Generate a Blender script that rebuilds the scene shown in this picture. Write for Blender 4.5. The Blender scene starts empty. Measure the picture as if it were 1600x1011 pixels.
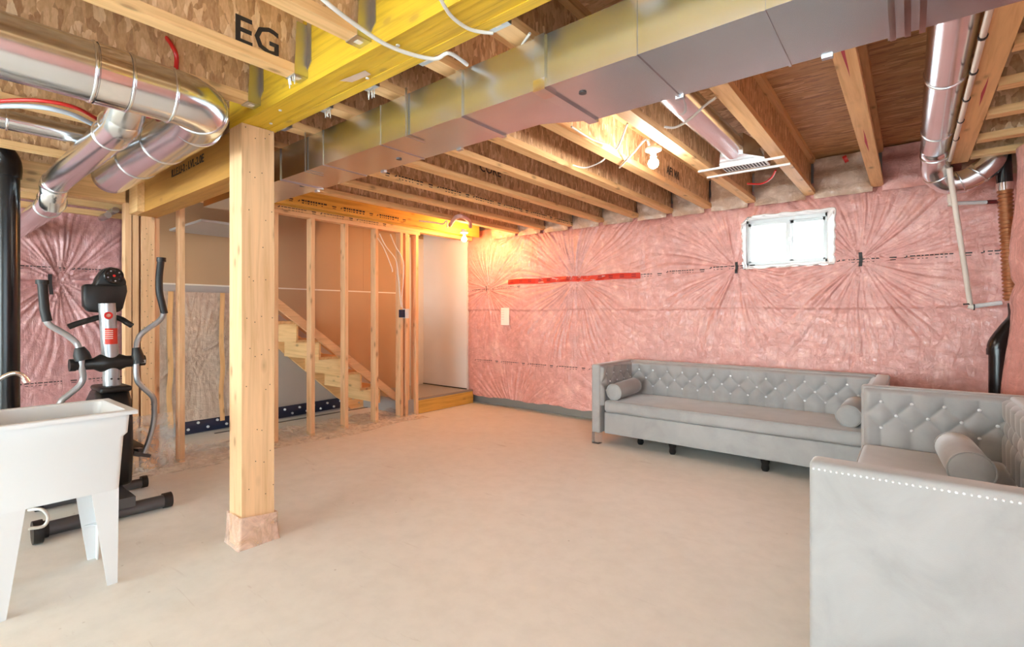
import bpy, math, random
import numpy as np
from mathutils import Vector, Matrix
random.seed(7)
R = math.radians
scene = bpy.context.scene
COL = scene.collection
# ------------------------------------------------------------------ camera
H = 1.2
FOC = 773.0
YAW = 38.82
cd = bpy.data.cameras.new('camera'); cam = bpy.data.objects.new('camera', cd); COL.objects.link(cam)
cam.location = (0, 0, H); cam.rotation_euler = (R(90), 0, R(YAW))
cd.sensor_fit = 'HORIZONTAL'; cd.sensor_width = 36; cd.lens = 36 * FOC / 1600
cd.shift_y = -14.5 / 1600; cd.clip_start = 0.02
scene.camera = cam
# ------------------------------------------------------------------ world, big lights, exposure
scene.view_settings.view_transform = 'Standard'; scene.view_settings.look = 'None'
scene.view_settings.gamma = 1; scene.view_settings.use_curve_mapping = False
scene.view_settings.exposure = 0.66
w = bpy.data.worlds.new('sky'); scene.world = w; w.use_nodes = True
w.node_tree.nodes['Background'].inputs[0].default_value = (.88, .94, 1, 1)
w.node_tree.nodes['Background'].inputs[1].default_value = 3.0

def area(name, loc, rot, sx, sy, power, color):
    l = bpy.data.lights.new(name, 'AREA'); l.shape = 'RECTANGLE'; l.size = sx; l.size_y = sy
    l.energy = power; l.color = color
    o = bpy.data.objects.new(name, l); COL.objects.link(o); o.location = loc; o.rotation_euler = rot
    return o
area('rear_fill', (-2.6, -5.8, 1.2), (R(98), 0, R(180)), 5.4, 2.1, 640, (.69, .885, 1))  # added soft fill behind the camera; the rear wall has no opening
area('side_fill', (0.5, -1.4, 1.25), (R(90), 0, R(90)), 2.6, 1.7, 55, (.69, .885, 1))  # added fill for beam and left side; no window in this wall
area('window_daylight', (-.87, 5.6, 2.15), (R(-78), 0, R(0)), 1.2, .8, 45, (.9, .96, 1))

# ------------------------------------------------------------------ pixel helper (real points on real planes)
cy, sy_ = math.cos(R(YAW)), math.sin(R(YAW))
def ray(px, py):
    u = (px - 800) / FOC; v = (491 - py) / FOC
    return -sy_ + cy * u, cy + sy_ * u, v
def P(px, py, X=None, Y=None, z=None):
    dx, dy, dz = ray(px, py)
    t = X / dx if X is not None else (Y / dy if Y is not None else (z - H) / dz)
    return Vector((dx * t, dy * t, H + dz * t))
# ------------------------------------------------------------------ materials
def new_mat(name):
    m = bpy.data.materials.new(name); m.use_nodes = True
    nt = m.node_tree; b = nt.nodes['Principled BSDF']
    return m, nt, b
def N(nt, typ, **kw):
    n = nt.nodes.new(typ)
    for k, v in kw.items():
        if k.startswith('_'): setattr(n, k[1:], v)
        else:
            key = int(k[1:]) if k[0] == 'i' and k[1:].isdigit() else k.replace('__', ' ')
            n.inputs[key].default_value = v
    return n
def L(nt, a, b): nt.links.new(a, b)
def ramp(nt, fac, stops):
    r = nt.nodes.new('ShaderNodeValToRGB'); e = r.color_ramp.elements
    while len(e) < len(stops): e.new(.5)
    for i, (p, c) in enumerate(stops): e[i].position = p; e[i].color = (*c, 1)
    L(nt, fac, r.inputs[0]); return r.outputs[0]
def coords(nt, scale=(1, 1, 1), rot=(0, 0, 0), rnd=True):
    tc = nt.nodes.new('ShaderNodeTexCoord'); mp = nt.nodes.new('ShaderNodeMapping')
    mp.inputs['Scale'].default_value = scale; mp.inputs['Rotation'].default_value = rot
    if rnd:
        oi = nt.nodes.new('ShaderNodeObjectInfo'); ad = nt.nodes.new('ShaderNodeVectorMath'); ad.operation = 'MULTIPLY_ADD'
        cx = nt.nodes.new('ShaderNodeCombineXYZ')
        for i in range(3): L(nt, oi.outputs['Random'], cx.inputs[i])
        L(nt, cx.outputs[0], ad.inputs[0]); ad.inputs[1].default_value = (7, 5, 9); L(nt, tc.outputs['Object'], ad.inputs[2])
        L(nt, ad.outputs[0], mp.inputs[0])
    else: L(nt, tc.outputs['Object'], mp.inputs[0])
    return mp.outputs[0]
def noise(nt, vec, scale, detail=3, rough=.5, dist=0):
    n = N(nt, 'ShaderNodeTexNoise', Scale=scale, Detail=detail, Roughness=rough, Distortion=dist)
    L(nt, vec, n.inputs['Vector']); return n.outputs[0]
def mix(nt, fac, a, b, mode='MIX'):
    m = nt.nodes.new('ShaderNodeMix'); m.data_type = 'RGBA'; m.blend_type = mode
    if isinstance(fac, float) or isinstance(fac, int): m.inputs[0].default_value = fac
    else: L(nt, fac, m.inputs[0])
    for s, i in ((a, 6), (b, 7)):
        if isinstance(s, tuple): m.inputs[i].default_value = (*s, 1)
        else: L(nt, s, m.inputs[i])
    return m.outputs[2]
def bump(nt, b, h, strength=.3, dist=.01, which='Normal'):
    n = N(nt, 'ShaderNodeBump', Strength=strength, Distance=dist); L(nt, h, n.inputs['Height'])
    L(nt, n.outputs[0], b.inputs[which]); return n
def plain(name, col, rough=.5, metal=0, **kw):
    m, nt, b = new_mat(name); b.inputs['Base Color'].default_value = (*col, 1)
    b.inputs['Roughness'].default_value = rough; b.inputs['Metallic'].default_value = metal
    for k, v in kw.items(): b.inputs[k.replace('__', ' ')].default_value = v
    nz = noise(nt, coords(nt), 60, 2)
    bump(nt, b, nz, .06, .002)
    return m
def lumber(name, axis, c1, c2, knot=(.22, .09, .03)):
    m, nt, b = new_mat(name)
    sc = [22, 22, 22]; sc[axis] = 1.1
    v = coords(nt, tuple(sc))
    g = noise(nt, v, 1.6, 5, .6, .6)
    col = ramp(nt, g, [(.3, c2), (.52, c1), (.72, tuple(min(1, c * 1.12) for c in c1))])
    sk = [9, 9, 9]; sk[axis] = 4
    vo = N(nt, 'ShaderNodeTexVoronoi', Scale=1.25); L(nt, coords(nt, tuple(sk)), vo.inputs['Vector'])
    k = ramp(nt, vo.outputs['Distance'], [(.0, (.9, .9, .9)), (.11, (.65, .65, .65)), (.15, (.25, .25, .25)), (.26, (0, 0, 0))])
    col = mix(nt, k, col, knot)
    tn = noise(nt, coords(nt, (1, 1, 1)), 1.3, 2)
    col = mix(nt, .25, col, ramp(nt, tn, [(.3, tuple(c * .8 for c in c1)), (.7, tuple(min(1, c * 1.2) for c in c1))]))
    L(nt, col, b.inputs['Base Color']); b.inputs['Roughness'].default_value = .62
    bump(nt, b, g, .15, .003)
    return m
WC1, WC2 = (.86, .54, .25), (.66, .36, .14)
wood = [lumber('spruce_lumber_%d' % i, i, WC1, WC2) for i in range(3)]
wood_pale = [lumber('pale_lumber_%d' % i, i, (.84, .53, .29), (.66, .38, .18)) for i in range(3)]
def osb(name, cols, rot=(0, 0, 0), sc=(9, 30, 9)):
    m, nt, b = new_mat(name)
    outs = []
    for k, (rr, s) in enumerate((((.3, .2, .5), sc), ((.2, .9, 1.9), tuple(x * .8 for x in sc)))):
        v = coords(nt, s, tuple(a + c for a, c in zip(rr, rot)))
        dn = N(nt, 'ShaderNodeTexNoise', Scale=.7, Detail=4); L(nt, v, dn.inputs['Vector'])
        ad2 = N(nt, 'ShaderNodeVectorMath', _operation='MULTIPLY_ADD'); L(nt, dn.outputs['Color'], ad2.inputs[0]); ad2.inputs[1].default_value = (.9, .9, .9); L(nt, v, ad2.inputs[2]); v = ad2.outputs[0]
        vo = N(nt, 'ShaderNodeTexVoronoi', Scale=1.5, Randomness=1); L(nt, v, vo.inputs['Vector'])
        outs.append((vo.outputs['Color'], vo.outputs['Distance']))
    sep = nt.nodes.new('ShaderNodeSeparateColor'); L(nt, outs[0][0], sep.inputs[0])
    sep2 = nt.nodes.new('ShaderNodeSeparateColor'); L(nt, outs[1][0], sep2.inputs[0])
    c1 = ramp(nt, sep.outputs[0], [(0, cols[0]), (.35, cols[1]), (.7, cols[2]), (1, cols[3])])
    c2 = ramp(nt, sep2.outputs[1], [(0, cols[1]), (.5, cols[2]), (1, cols[0])])
    gt = N(nt, 'ShaderNodeMath', _operation='GREATER_THAN'); L(nt, sep2.outputs[0], gt.inputs[0]); gt.inputs[1].default_value = .55
    col = mix(nt, gt.outputs[0], c1, c2)
    fz = noise(nt, coords(nt, tuple(x * 3 for x in sc)), 1.2, 3)
    col = mix(nt, .22, col, ramp(nt, fz, [(.3, cols[0]), (.7, cols[3])]))
    L(nt, col, b.inputs['Base Color']); b.inputs['Roughness'].default_value = .6
    bump(nt, b, sep.outputs[0], .25, .004)
    return m
osb_web = osb('osb_joist_web', [(.42, .20, .08), (.62, .35, .16), (.80, .50, .26), (1, .76, .48)], rot=(.5, 0, 0), sc=(20, 36, 12))
osb_deck = osb('osb_subfloor', [(.42, .21, .09), (.64, .37, .18), (.82, .53, .29), (1, .78, .5)], sc=(10, 28, 14))
ply_deck = osb('brown_subfloor', [(.34, .14, .05), (.54, .26, .09), (.70, .38, .16), (.85, .56, .28)], sc=(6, 40, 10))
lvl = lumber('yellow_lvl', 0, (.72, .44, .02), (.44, .235, .01), (.36, .19, .03))
lvl_y = lumber('yellow_lvl_y', 1, (.72, .42, .08), (.5, .26, .04), (.35, .16, .03))
lvl_dark = lumber('amber_lvl', 0, (.46, .22, .045), (.34, .15, .03), (.3, .12, .03))
def metal(name, col=(.78, .79, .8), rough=.22, sc=3):
    m, nt, b = new_mat(name)
    n = noise(nt, coords(nt, (1, 1, 1)), sc, 4, .6)
    L(nt, ramp(nt, n, [(.3, tuple(c * .93 for c in col)), (.7, col)]), b.inputs['Base Color'])
    mr = N(nt, 'ShaderNodeMapRange'); L(nt, n, mr.inputs[0]); mr.inputs[3].default_value = rough * .9; mr.inputs[4].default_value = rough * 1.15
    L(nt, mr.outputs[0], b.inputs['Roughness'])
    b.inputs['Metallic'].default_value = 1
    bump(nt, b, noise(nt, coords(nt, (1, 1, 1)), 2.5, 0), .12, .015)
    return m
galv = metal('galvanised_sheet', (.74, .79, .84), .24)
galv_round = metal('galvanised_pipe', (.80, .85, .90), .2)
steel = metal('hanger_steel', (.62, .65, .69), .3, 12)
foil = metal('foil_tape', (.9, .9, .9), .12, 25)
def insul(name, a, c):
    m, nt, b = new_mat(name)
    v = coords(nt, (1, 1, 1), rnd=False)
    n1 = noise(nt, v, 2.6, 5, .62, .3); n2 = noise(nt, v, 14, 4, .6, .5)
    c1 = ramp(nt, n1, [(.28, tuple(x * .84 for x in a)), (.5, a), (.72, c)])
    c2 = ramp(nt, n2, [(.3, tuple(x * .68 for x in a)), (.55, a), (.75, tuple(min(1, x * 1.25) for x in c))])
    L(nt, mix(nt, .45, c1, c2), b.inputs['Base Color'])
    b.inputs['Roughness'].default_value = .5
    b.inputs['Coat Weight'].default_value = 1; b.inputs['Coat Roughness'].default_value = .13
    b.inputs['Coat IOR'].default_value = 1.75
    w1 = noise(nt, coords(nt, (14, 14, 3), (0, .25, 0), False), 1.3, 4, .6, 1.2)
    w2 = noise(nt, coords(nt, (5, 5, 9), (0, -.5, 0), False), 1.6, 5, .65, 1.5)
    s = N(nt, 'ShaderNodeMath', _operation='ADD'); L(nt, w1, s.inputs[0]); L(nt, w2, s.inputs[1])
    bump(nt, b, s.outputs[0], .35, .018)
    bump(nt, b, s.outputs[0], .55, .03, 'Coat Normal')
    return m
pink = insul('pink_batts_under_poly', (.69, .30, .26), (.80, .45, .39))
pink_dark = insul('rose_batts_under_poly', (.60, .27, .27), (.74, .43, .43))
batt_brown = insul('tan_batts_under_poly', (.52, .34, .24), (.72, .55, .42))
def polysheet(name, alpha, col=(.9, .85, .8)):
    m, nt, b = new_mat(name)
    b.inputs['Base Color'].default_value = (*col, 1); b.inputs['Roughness'].default_value = .12
    b.inputs['Alpha'].default_value = alpha
    v = noise(nt, coords(nt, (1, 1, 1)), 9, 5, .6, 1.5)
    al = N(nt, 'ShaderNodeMapRange'); L(nt, v, al.inputs[0]); al.inputs[1].default_value = .35; al.inputs[2].default_value = .7
    al.inputs[3].default_value = alpha * .6; al.inputs[4].default_value = min(1, alpha * 1.7); L(nt, al.outputs[0], b.inputs['Alpha'])
    bump(nt, b, v, .6, .03)
    return m
poly = polysheet('clear_poly_sheet', .28)
def velvet(name, col):
    m, nt, b = new_mat(name)
    v = coords(nt, (1, 1, 1)); n = noise(nt, v, 4.5, 5, .6, .5)
    L(nt, ramp(nt, n, [(.32, tuple(c * .88 for c in col)), (.5, col), (.7, tuple(min(1, c * 1.1) for c in col))]), b.inputs['Base Color'])
    b.inputs['Roughness'].default_value = .7
    b.inputs['Sheen Weight'].default_value = .6; b.inputs['Sheen Roughness'].default_value = .35
    bump(nt, b, noise(nt, v, 300, 2), .15, .002)
    return m
vel = velvet('grey_velvet', (.362, .352, .345))
conc, nt, b = new_mat('dusty_concrete')
v = coords(nt, (1, 1, 1), rnd=False)
n1 = noise(nt, v, .9, 5, .6, .5); n2 = noise(nt, v, 9, 5, .65); n3 = noise(nt, coords(nt, (.5, 5, 1), (0, 0, .5), False), 3, 4, .7, 2)
c = ramp(nt, n1, [(.3, (.74, .73, .685)), (.7, (.83, .82, .775))])
c = mix(nt, .3, c, ramp(nt, n2, [(.3, (.66, .65, .61)), (.6, (.84, .83, .79))]))
vo = N(nt, 'ShaderNodeTexVoronoi', Scale=5.5); L(nt, v, vo.inputs['Vector'])
c = mix(nt, ramp(nt, vo.outputs['Distance'], [(0, (.6, .6, .6)), (.022, (.35, .35, .35)), (.04, (0, 0, 0))]), c, (.3, .25, .21))
ms = ramp(nt, n3, [(.64, (0, 0, 0)), (.74, (.4, .4, .4))])
c = mix(nt, ms, c, (.48, .42, .38))
L(nt, c, b.inputs['Base Color']); b.inputs['Roughness'].default_value = .58; bump(nt, b, n2, .12, .004)
conc_wall = plain('grey_concrete', (.30, .27, .24), .8)
def board(name, c):
    m, nt, b = new_mat(name); n = noise(nt, coords(nt, (1, 1, 1), rnd=False), 1.5, 3)
    L(nt, ramp(nt, n, [(.3, tuple(x * .93 for x in c)), (.7, c)]), b.inputs['Base Color']); b.inputs['Roughness'].default_value = .85
    bump(nt, b, noise(nt, coords(nt, (40, 40, 3), rnd=False), 4, 2), .1, .002); return m
kraft = board('tan_board', (.55, .37, .215)); grey_board = board('grey_board', (.52, .48, .45)); white_wall = board('white_wall', (.80, .77, .73))
landing_m = plain('grey_landing', (.38, .38, .37), .35)
white_plastic = plain('white_plastic', (.74, .74, .74), .32)
white_pipe = plain('white_cpvc', (.75, .68, .60), .35)
black_abs = plain('black_abs', (.006, .006, .007), .25)
black_rub = plain('black_rubber', (.009, .008, .008), .5)
black_pl = plain('black_plastic', (.007, .006, .006), .42)
silver = plain('silver_paint', (.42, .43, .45), .3, .6)
dark_silver = plain('dark_silver_paint', (.11, .11, .12), .32, .5)
chrome = plain('chrome', (.85, .85, .86), .08, 1)
red = plain('red_tape', (.62, .035, .015), .35); red_pex = plain('red_pex', (.6, .02, .015), .3)
blue_pex = plain('pale_blue_pipe', (.55, .62, .7), .3)
cable_m = plain('white_cable', (.72, .69, .64), .45)
copper = plain('copper_flex', (.42, .19, .09), .36, .75)
ink = plain('black_ink', (.03, .025, .025), .6)
red_ink = plain('red_ink', (.5, .04, .06), .6)
paper = plain('white_paper', (.85, .78, .7), .6)
navy = plain('navy_membrane', (.012, .02, .055), .35)
membrane_w = plain('membrane_spot', (.6, .65, .7), .5)
crystal = plain('crystal', (.95, .96, .98), .12, .25)
vinyl = plain('white_vinyl', (.62, .66, .67), .3)
ext_white = plain('white_siding', (.85, .85, .85), .6)
porcelain = plain('white_porcelain', (.85, .84, .82), .25)
glass, nt, b = new_mat('window_glass'); b.inputs['Transmission Weight'].default_value = 1; b.inputs['Roughness'].default_value = 0; b.inputs['IOR'].default_value = 1.01
acr, nt, b = new_mat('clear_acrylic'); b.inputs['Transmission Weight'].default_value = .9; b.inputs['Roughness'].default_value = .05; b.inputs['IOR'].default_value = 1.2
def emis(name, col, s):
    m, nt, b = new_mat(name); b.inputs['Base Color'].default_value = (1, 1, 1, 1)
    b.inputs['Emission Color'].default_value = (*col, 1); b.inputs['Emission Strength'].default_value = s; return m
bulb_white = emis('bulb_white', (1, .93, .84), 400)
bulb_warm = emis('bulb_warm', (1, .47, .15), 720)
# ------------------------------------------------------------------ mesh helpers
W = {}
def link(name, verts, faces, mat, parent=None, smooth=False, kind=None, label=None, mats=None, fmat=None):
    vs = np.array([tuple(v) for v in verts], float)
    c = (vs.min(0) + vs.max(0)) / 2; c[2] = vs[:, 2].min()
    me = bpy.data.meshes.new(name); me.from_pydata((vs - c).tolist(), [], [tuple(f) for f in faces]); me.validate()
    me.materials.append(mat)
    if mats:
        for m in mats: me.materials.append(m)
        me.polygons.foreach_set('material_index', fmat)
    if smooth is True: me.polygons.foreach_set('use_smooth', [True] * len(me.polygons))
    o = bpy.data.objects.new(name, me); COL.objects.link(o)
    pw = W.get(parent, Vector((0, 0, 0))) if parent else Vector((0, 0, 0))
    o.location = Vector(c) - pw; W[o] = Vector(c)
    if parent: o.parent = parent
    if kind: o['kind'] = kind
    if label: o['label'] = label
    return o
def tag(o, label, cat, group=None):
    o['label'] = label; o['category'] = cat
    if group: o['group'] = group
    return o
def empty(name, loc, label, cat, group=None, rotz=0):
    o = bpy.data.objects.new(name, None); COL.objects.link(o); o.location = loc; o.rotation_euler = (0, 0, rotz)
    o.empty_display_size = .1
    W[o] = Vector(loc) if not rotz and rotz != 1e-9 else Vector((0, 0, 0))
    return tag(o, label, cat, group)
class MB:
    def __init__(s): s.v = []; s.f = []; s.m = []
    def add(s, vs, fs, mi=0):
        n = len(s.v); s.v += [tuple(v) for v in vs]; s.f += [tuple(i + n for i in f) for f in fs]; s.m += [mi] * len(fs); return s
    def box(s, x0, x1, y0, y1, z0, z1, mi=0):
        vs = [(x, y, z) for z in (z0, z1) for y in (y0, y1) for x in (x0, x1)]
        return s.add(vs, [(0, 2, 3, 1), (4, 5, 7, 6), (0, 1, 5, 4), (2, 6, 7, 3), (0, 4, 6, 2), (1, 3, 7, 5)], mi)
    def bar(s, a, b, w, h, up=(0, 0, 1), mi=0):
        a, b = Vector(a), Vector(b); d = (b - a).normalized(); u = Vector(up); sd = d.cross(u).normalized(); u = sd.cross(d)
        vs = [p + sd * (i * w / 2) + u * (j * h / 2) for p in (a, b) for i, j in ((-1, -1), (1, -1), (1, 1), (-1, 1))]
        return s.add(vs, [(0, 1, 2, 3), (7, 6, 5, 4), (0, 4, 5, 1), (1, 5, 6, 2), (2, 6, 7, 3), (3, 7, 4, 0)], mi)
    def tube(s, pts, r, seg=10, caps=True, mi=0, closed=False):
        pts = [Vector(p) for p in pts]; n = len(pts)
        rs = r if isinstance(r, (list, tuple)) else [r] * n
        t = [(pts[min(i + 1, n - 1)] - pts[max(i - 1, 0)]).normalized() for i in range(n)]
        ref = Vector((0, 0, 1)) if abs(t[0].z) < .9 else Vector((1, 0, 0))
        u = t[0].cross(ref).normalized(); vs = []
        for i in range(n):
            u = (u - t[i] * u.dot(t[i])).normalized(); w_ = t[i].cross(u)
            vs += [pts[i] + (u * math.cos(2 * math.pi * k / seg) + w_ * math.sin(2 * math.pi * k / seg)) * rs[i] for k in range(seg)]
        fs = [(i * seg + k, i * seg + (k + 1) % seg, (i + 1) * seg + (k + 1) % seg, (i + 1) * seg + k) for i in range(n - 1) for k in range(seg)]
        if caps: fs += [tuple(range(seg))[::-1], tuple((n - 1) * seg + k for k in range(seg))]
        return s.add(vs, fs, mi)
    def grid(s, fn, nu, nv, mi=0, skip=None):
        vs = [fn(i / nu, j / nv) for j in range(nv + 1) for i in range(nu + 1)]
        fs = [(j * (nu + 1) + i, j * (nu + 1) + i + 1, (j + 1) * (nu + 1) + i + 1, (j + 1) * (nu + 1) + i) for j in range(nv) for i in range(nu)
              if not (skip and skip((i + .5) / nu, (j + .5) / nv))]
        return s.add(vs, fs, mi)
    def loft(s, rings, caps=(True, True), mi=0):
        n = len(rings[0]); vs = [p for r_ in rings for p in r_]
        fs = [(i * n + k, i * n + (k + 1) % n, (i + 1) * n + (k + 1) % n, (i + 1) * n + k) for i in range(len(rings) - 1) for k in range(n)]
        if caps[0]: fs.append(tuple(range(n))[::-1])
        if caps[1]: fs.append(tuple((len(rings) - 1) * n + k for k in range(n)))
        return s.add(vs, fs, mi)
    def prism(s, poly2, axis, a, b, mi=0):
        def mk(p, t):
            q = [0, 0, 0]; q[axis] = t; o = [i for i in range(3) if i != axis]; q[o[0]] = p[0]; q[o[1]] = p[1]; return tuple(q)
        return s.loft([[mk(p, a) for p in poly2], [mk(p, b) for p in poly2]], mi=mi)
    def build(s, name, mat, parent=None, smooth=False, mats=None, **kw):
        return link(name, s.v, s.f, mat, parent, smooth, mats=mats, fmat=s.m if mats else None, **kw)
def bevel(o, w_, seg=2):
    m = o.modifiers.new('bevel', 'BEVEL'); m.width = w_; m.segments = seg; m.limit_method = 'ANGLE'; m.angle_limit = R(40)
    o.data.polygons.foreach_set('use_smooth', [True] * len(o.data.polygons))
    return o
def smooth_angle(o, a=40):
    me = o.data; me.polygons.foreach_set('use_smooth', [True] * len(me.polygons))
    import bmesh
    bm = bmesh.new(); bm.from_mesh(me)
    for e in bm.edges:
        if len(e.link_faces) == 2 and e.calc_face_angle(0) > R(a): e.smooth = False
    bm.to_mesh(me); bm.free(); return o
def spline(pts, n=8):
    pts = [Vector(p) for p in pts]; out = []
    for i in range(len(pts) - 1):
        p0 = pts[max(i - 1, 0)]; p1 = pts[i]; p2 = pts[i + 1]; p3 = pts[min(i + 2, len(pts) - 1)]
        for k in range(n):
            t = k / n
            out.append(.5 * ((2 * p1) + (p2 - p0) * t + (2 * p0 - 5 * p1 + 4 * p2 - p3) * t * t + (3 * p1 - p0 - 3 * p2 + p3) * t ** 3))
    out.append(pts[-1]); return out
def tube(name, pts, r, mat, parent=None, seg=10, n=6, sm=True, **kw):
    p = spline(pts, n) if n > 1 else pts
    return smooth_angle(MB().tube(p, r, seg).build(name, mat, parent, **kw), 50)
def box(name, x0, x1, y0, y1, z0, z1, mat, parent=None, **kw):
    return MB().box(x0, x1, y0, y1, z0, z1).build(name, mat, parent, **kw)
def text(name, s, size, loc, ux, uz, mat, parent=None, ex=.0008):
    """flat lettering: ux = reading direction, uz = up direction of the letters"""
    cu = bpy.data.curves.new(name, 'FONT'); cu.body = s; cu.size = size; cu.extrude = ex; cu.resolution_u = 2
    cu.align_x = 'CENTER'; cu.align_y = 'CENTER'; cu.offset = size * .012
    t = bpy.data.objects.new('t', cu); COL.objects.link(t)
    dg = bpy.context.evaluated_depsgraph_get(); me = bpy.data.meshes.new_from_object(t.evaluated_get(dg))
    COL.objects.unlink(t); bpy.data.objects.remove(t)
    ux, uz = Vector(ux).normalized(), Vector(uz).normalized(); nn = ux.cross(uz)
    vs = [Vector(loc) + ux * v.co.x + uz * v.co.y + nn * v.co.z for v in me.vertices]
    fs = [tuple(p.vertices) for p in me.polygons]
    return link(name, vs, fs, mat, parent)
def dup(o, dx=0, dy=0, dz=0, parent=None):
    c = o.copy(); COL.objects.link(c)
    if parent is not None: c.parent = parent
    c.location = o.location + Vector((dx, dy, dz)); W[c] = W[o] + Vector((dx, dy, dz))
    return c
def nz1(seed):
    rg = random.Random(seed); cs = [(rg.uniform(.5, 1), k, rg.uniform(0, 6.28)) for k in (3, 7, 13, 19, 29, 37, 47)]
    return lambda t: sum(a * math.sin(k * t + p) for a, k, p in cs) / 3.2
# ================================================================== STRUCTURE
JB, JT = 2.21, 2.512          # joist bottom / top
BW = 4.98                     # concrete back wall
XL = -4.6                     # stud partition, room face
def struct(o): o['kind'] = 'structure'; return o
fl = struct(box('floor', -6.2, .8, -6.1, 5.2, -.12, 0, conc))
ceil = struct(box('ceiling', -6.2, .8, -6.1, 5.2, JT + .018, JT + .12, osb_deck))
box('subfloor_panel', -6.2, -.66, -6.1, 1.19, JT, JT + .018, osb_deck, ceil)
box('subfloor_panel', -6.2, -.66, 1.192, 5.1, JT, JT + .018, osb_deck, ceil)
box('subfloor_panel', -.658, .8, 1.192, 5.1, JT, JT + .018, ply_deck, ceil)
box('subfloor_panel', -.658, .8, -6.1, 1.19, JT, JT + .018, osb_deck, ceil)
# back wall : concrete with the window hole
WX0, WX1, WZ0, WZ1 = -1.21, -.53, 1.64, 2.09
m = MB()
m.box(-6.2, WX0, BW + .02, 5.2, 0, 2.53); m.box(WX1, .8, BW + .02, 5.2, 0, 2.53); m.box(WX0, WX1, BW + .02, 5.2, 0, WZ0); m.box(WX0, WX1, BW + .02, 5.2, WZ1, 2.53)
wall_back = struct(m.build('wall_back', conc_wall))
wall_right = struct(box('wall_right', .66, .8, -6.1, 5.2, 0, 2.53, conc_wall))
wall_rear = struct(box('wall_rear', -6.2, .8, -6.2, -6.1, 0, 2.53, white_wall))
wall_left = struct(box('wall_left', -6.3, -6.1, -6.1, 5.2, 0, 2.53, conc_wall))
# neighbour's siding outside the window
ext = empty('neighbour_house', (-1, 8, -.5), 'white lap siding of the house next door, seen through the basement window', 'house')
for k in range(14): MB().add([(-6, 8, .6 + k * .19), (4, 8, .6 + k * .19), (4, 7.97, .6 + k * .19), (-6, 7.97, .6 + k * .19), (-6, 8, .79 + k * .19), (4, 8, .79 + k * .19)],
    [(3, 2, 5, 4), (0, 1, 2, 3), (0, 3, 4), (1, 5, 2)]).build('siding_board', ext_white, ext)

# ------------------------------------------------------------------ insulation sheets (pleated poly over batts)
def make_hf(pinches, seed, seams=(), amp=1.0, lump=.03):
    fns = [nz1(seed + i) for i in range(len(pinches))]
    rg = random.Random(seed); wv = [(rg.uniform(1.5, 7), rg.uniform(1.5, 5), rg.uniform(0, 6.28), rg.uniform(.3, 1)) for _ in range(9)]
    def hf(u, z):
        d = 0.0; pmin = 9
        for (a, c, rad), f in zip(pinches, fns):
            dx, dz = u - a, z - c; r = math.hypot(dx, dz); th = math.atan2(dz, dx)
            wgt = math.exp(-(r / rad) ** 1.5) * min(1, r / .06)
            q = f(th + .03 * math.sin(r * 7 + a))
            d += wgt * (abs(q) ** .7) * .026 * amp * (1 + .25 * math.sin(r * 9 + th * 3))
            pmin = min(pmin, r / rad)
        d += lump * (1 - math.exp(-(pmin * 1.3) ** 2))
        d += sum(w_ * math.sin(a * u + b_ * z + p) for a, b_, p, w_ in wv) * .0028
        d += .0022 * math.sin(31 * u + 2.5 * math.sin(3 * z + u * 2)) * (.5 + .5 * math.sin(4.1 * u + 2 * z))
        for s in seams:
            d += .012 / (1 + math.exp(-(z - s - .006 * math.sin(u * 4)) * 250))
        return d
    return hf
pin_b = [(-2.99, 1.60, .75), (-4.32, 1.53, .42), (-1.26, 1.64, .6), (-.31, 1.63, .75), (-2.1, 2.45, .4), (-3.6, 2.4, .45), (-2.2, -.1, .5), (-3.9, -.1, .5)]
hf_b = make_hf(pin_b, 3, seams=(1.25,))
FY = 4.90
def yb(x, z):
    d = hf_b(x, z)
    if z > 2.08: d -= .10 * ((z - 2.08) / .2) ** 2 * .6
    ed = min(x + 4.74, 10)
    if ed < .12: d -= .05 * (1 - ed / .12) ** 2
    return FY - d
HX0, HX1, HZ0, HZ1 = -1.2, -.49, 1.615, 2.085
nx, nzz = 700, 290
x0b, x1b, z0b, z1b = -4.74, .62, .115, 2.33
def fb(i, j):
    x = x0b + (x1b - x0b) * i; z = z0b + (z1b - z0b) * j
    y = yb(x, z)
    if j == 0: y += 0; z += .008 * math.sin(x * 9) + .004 * math.sin(x * 31)
    return (x, y, z)
def skipb(i, j):
    x = x0b + (x1b - x0b) * i; z = z0b + (z1b - z0b) * j
    cut = .04 * math.sin(1)
    return HX0 < x < HX1 and HZ0 < z < HZ1 and not (x < HX0 + .05 and z > HZ1 - .05 and (x - HX0) + (HZ1 - z) < .05)
ins = MB().grid(fb, nx, nzz, skip=skipb).build('insulation', pink, wall_back, smooth=True)
# turned-in sheet round the window opening
def jam(a, b_, n=40):
    def f(i, j):
        x = a[0] + (b_[0] - a[0]) * i; z = a[1] + (b_[1] - a[1]) * i
        y = yb(x, z) * (1 - j) + (BW - .002) * j; wv = .006 * math.sin(i * 40 + j * 5)
        xi_ = min(max(x, WX0 + .02), WX1 - .02); zi_ = min(max(z, WZ0 + .015), WZ1 - .02)
        return (x * (1 - j) + xi_ * j + wv * (a[0] == b_[0]) * (1 - j), y, z * (1 - j) + zi_ * j + wv * (a[1] == b_[1]) * (1 - j))
    return f
m = MB()
for a, b_ in (((HX0, HZ0), (HX1, HZ0)), ((HX1, HZ0), (HX1, HZ1)), ((HX1, HZ1), (HX0, HZ1)), ((HX0, HZ1), (HX0, HZ0))): m.grid(jam(a, b_), 60, 5)
wr = plain('white_poly_reveal', (.86, .82, .80), .25)
m.build('reveal_sheet', wr, wall_back, smooth=True)
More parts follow.
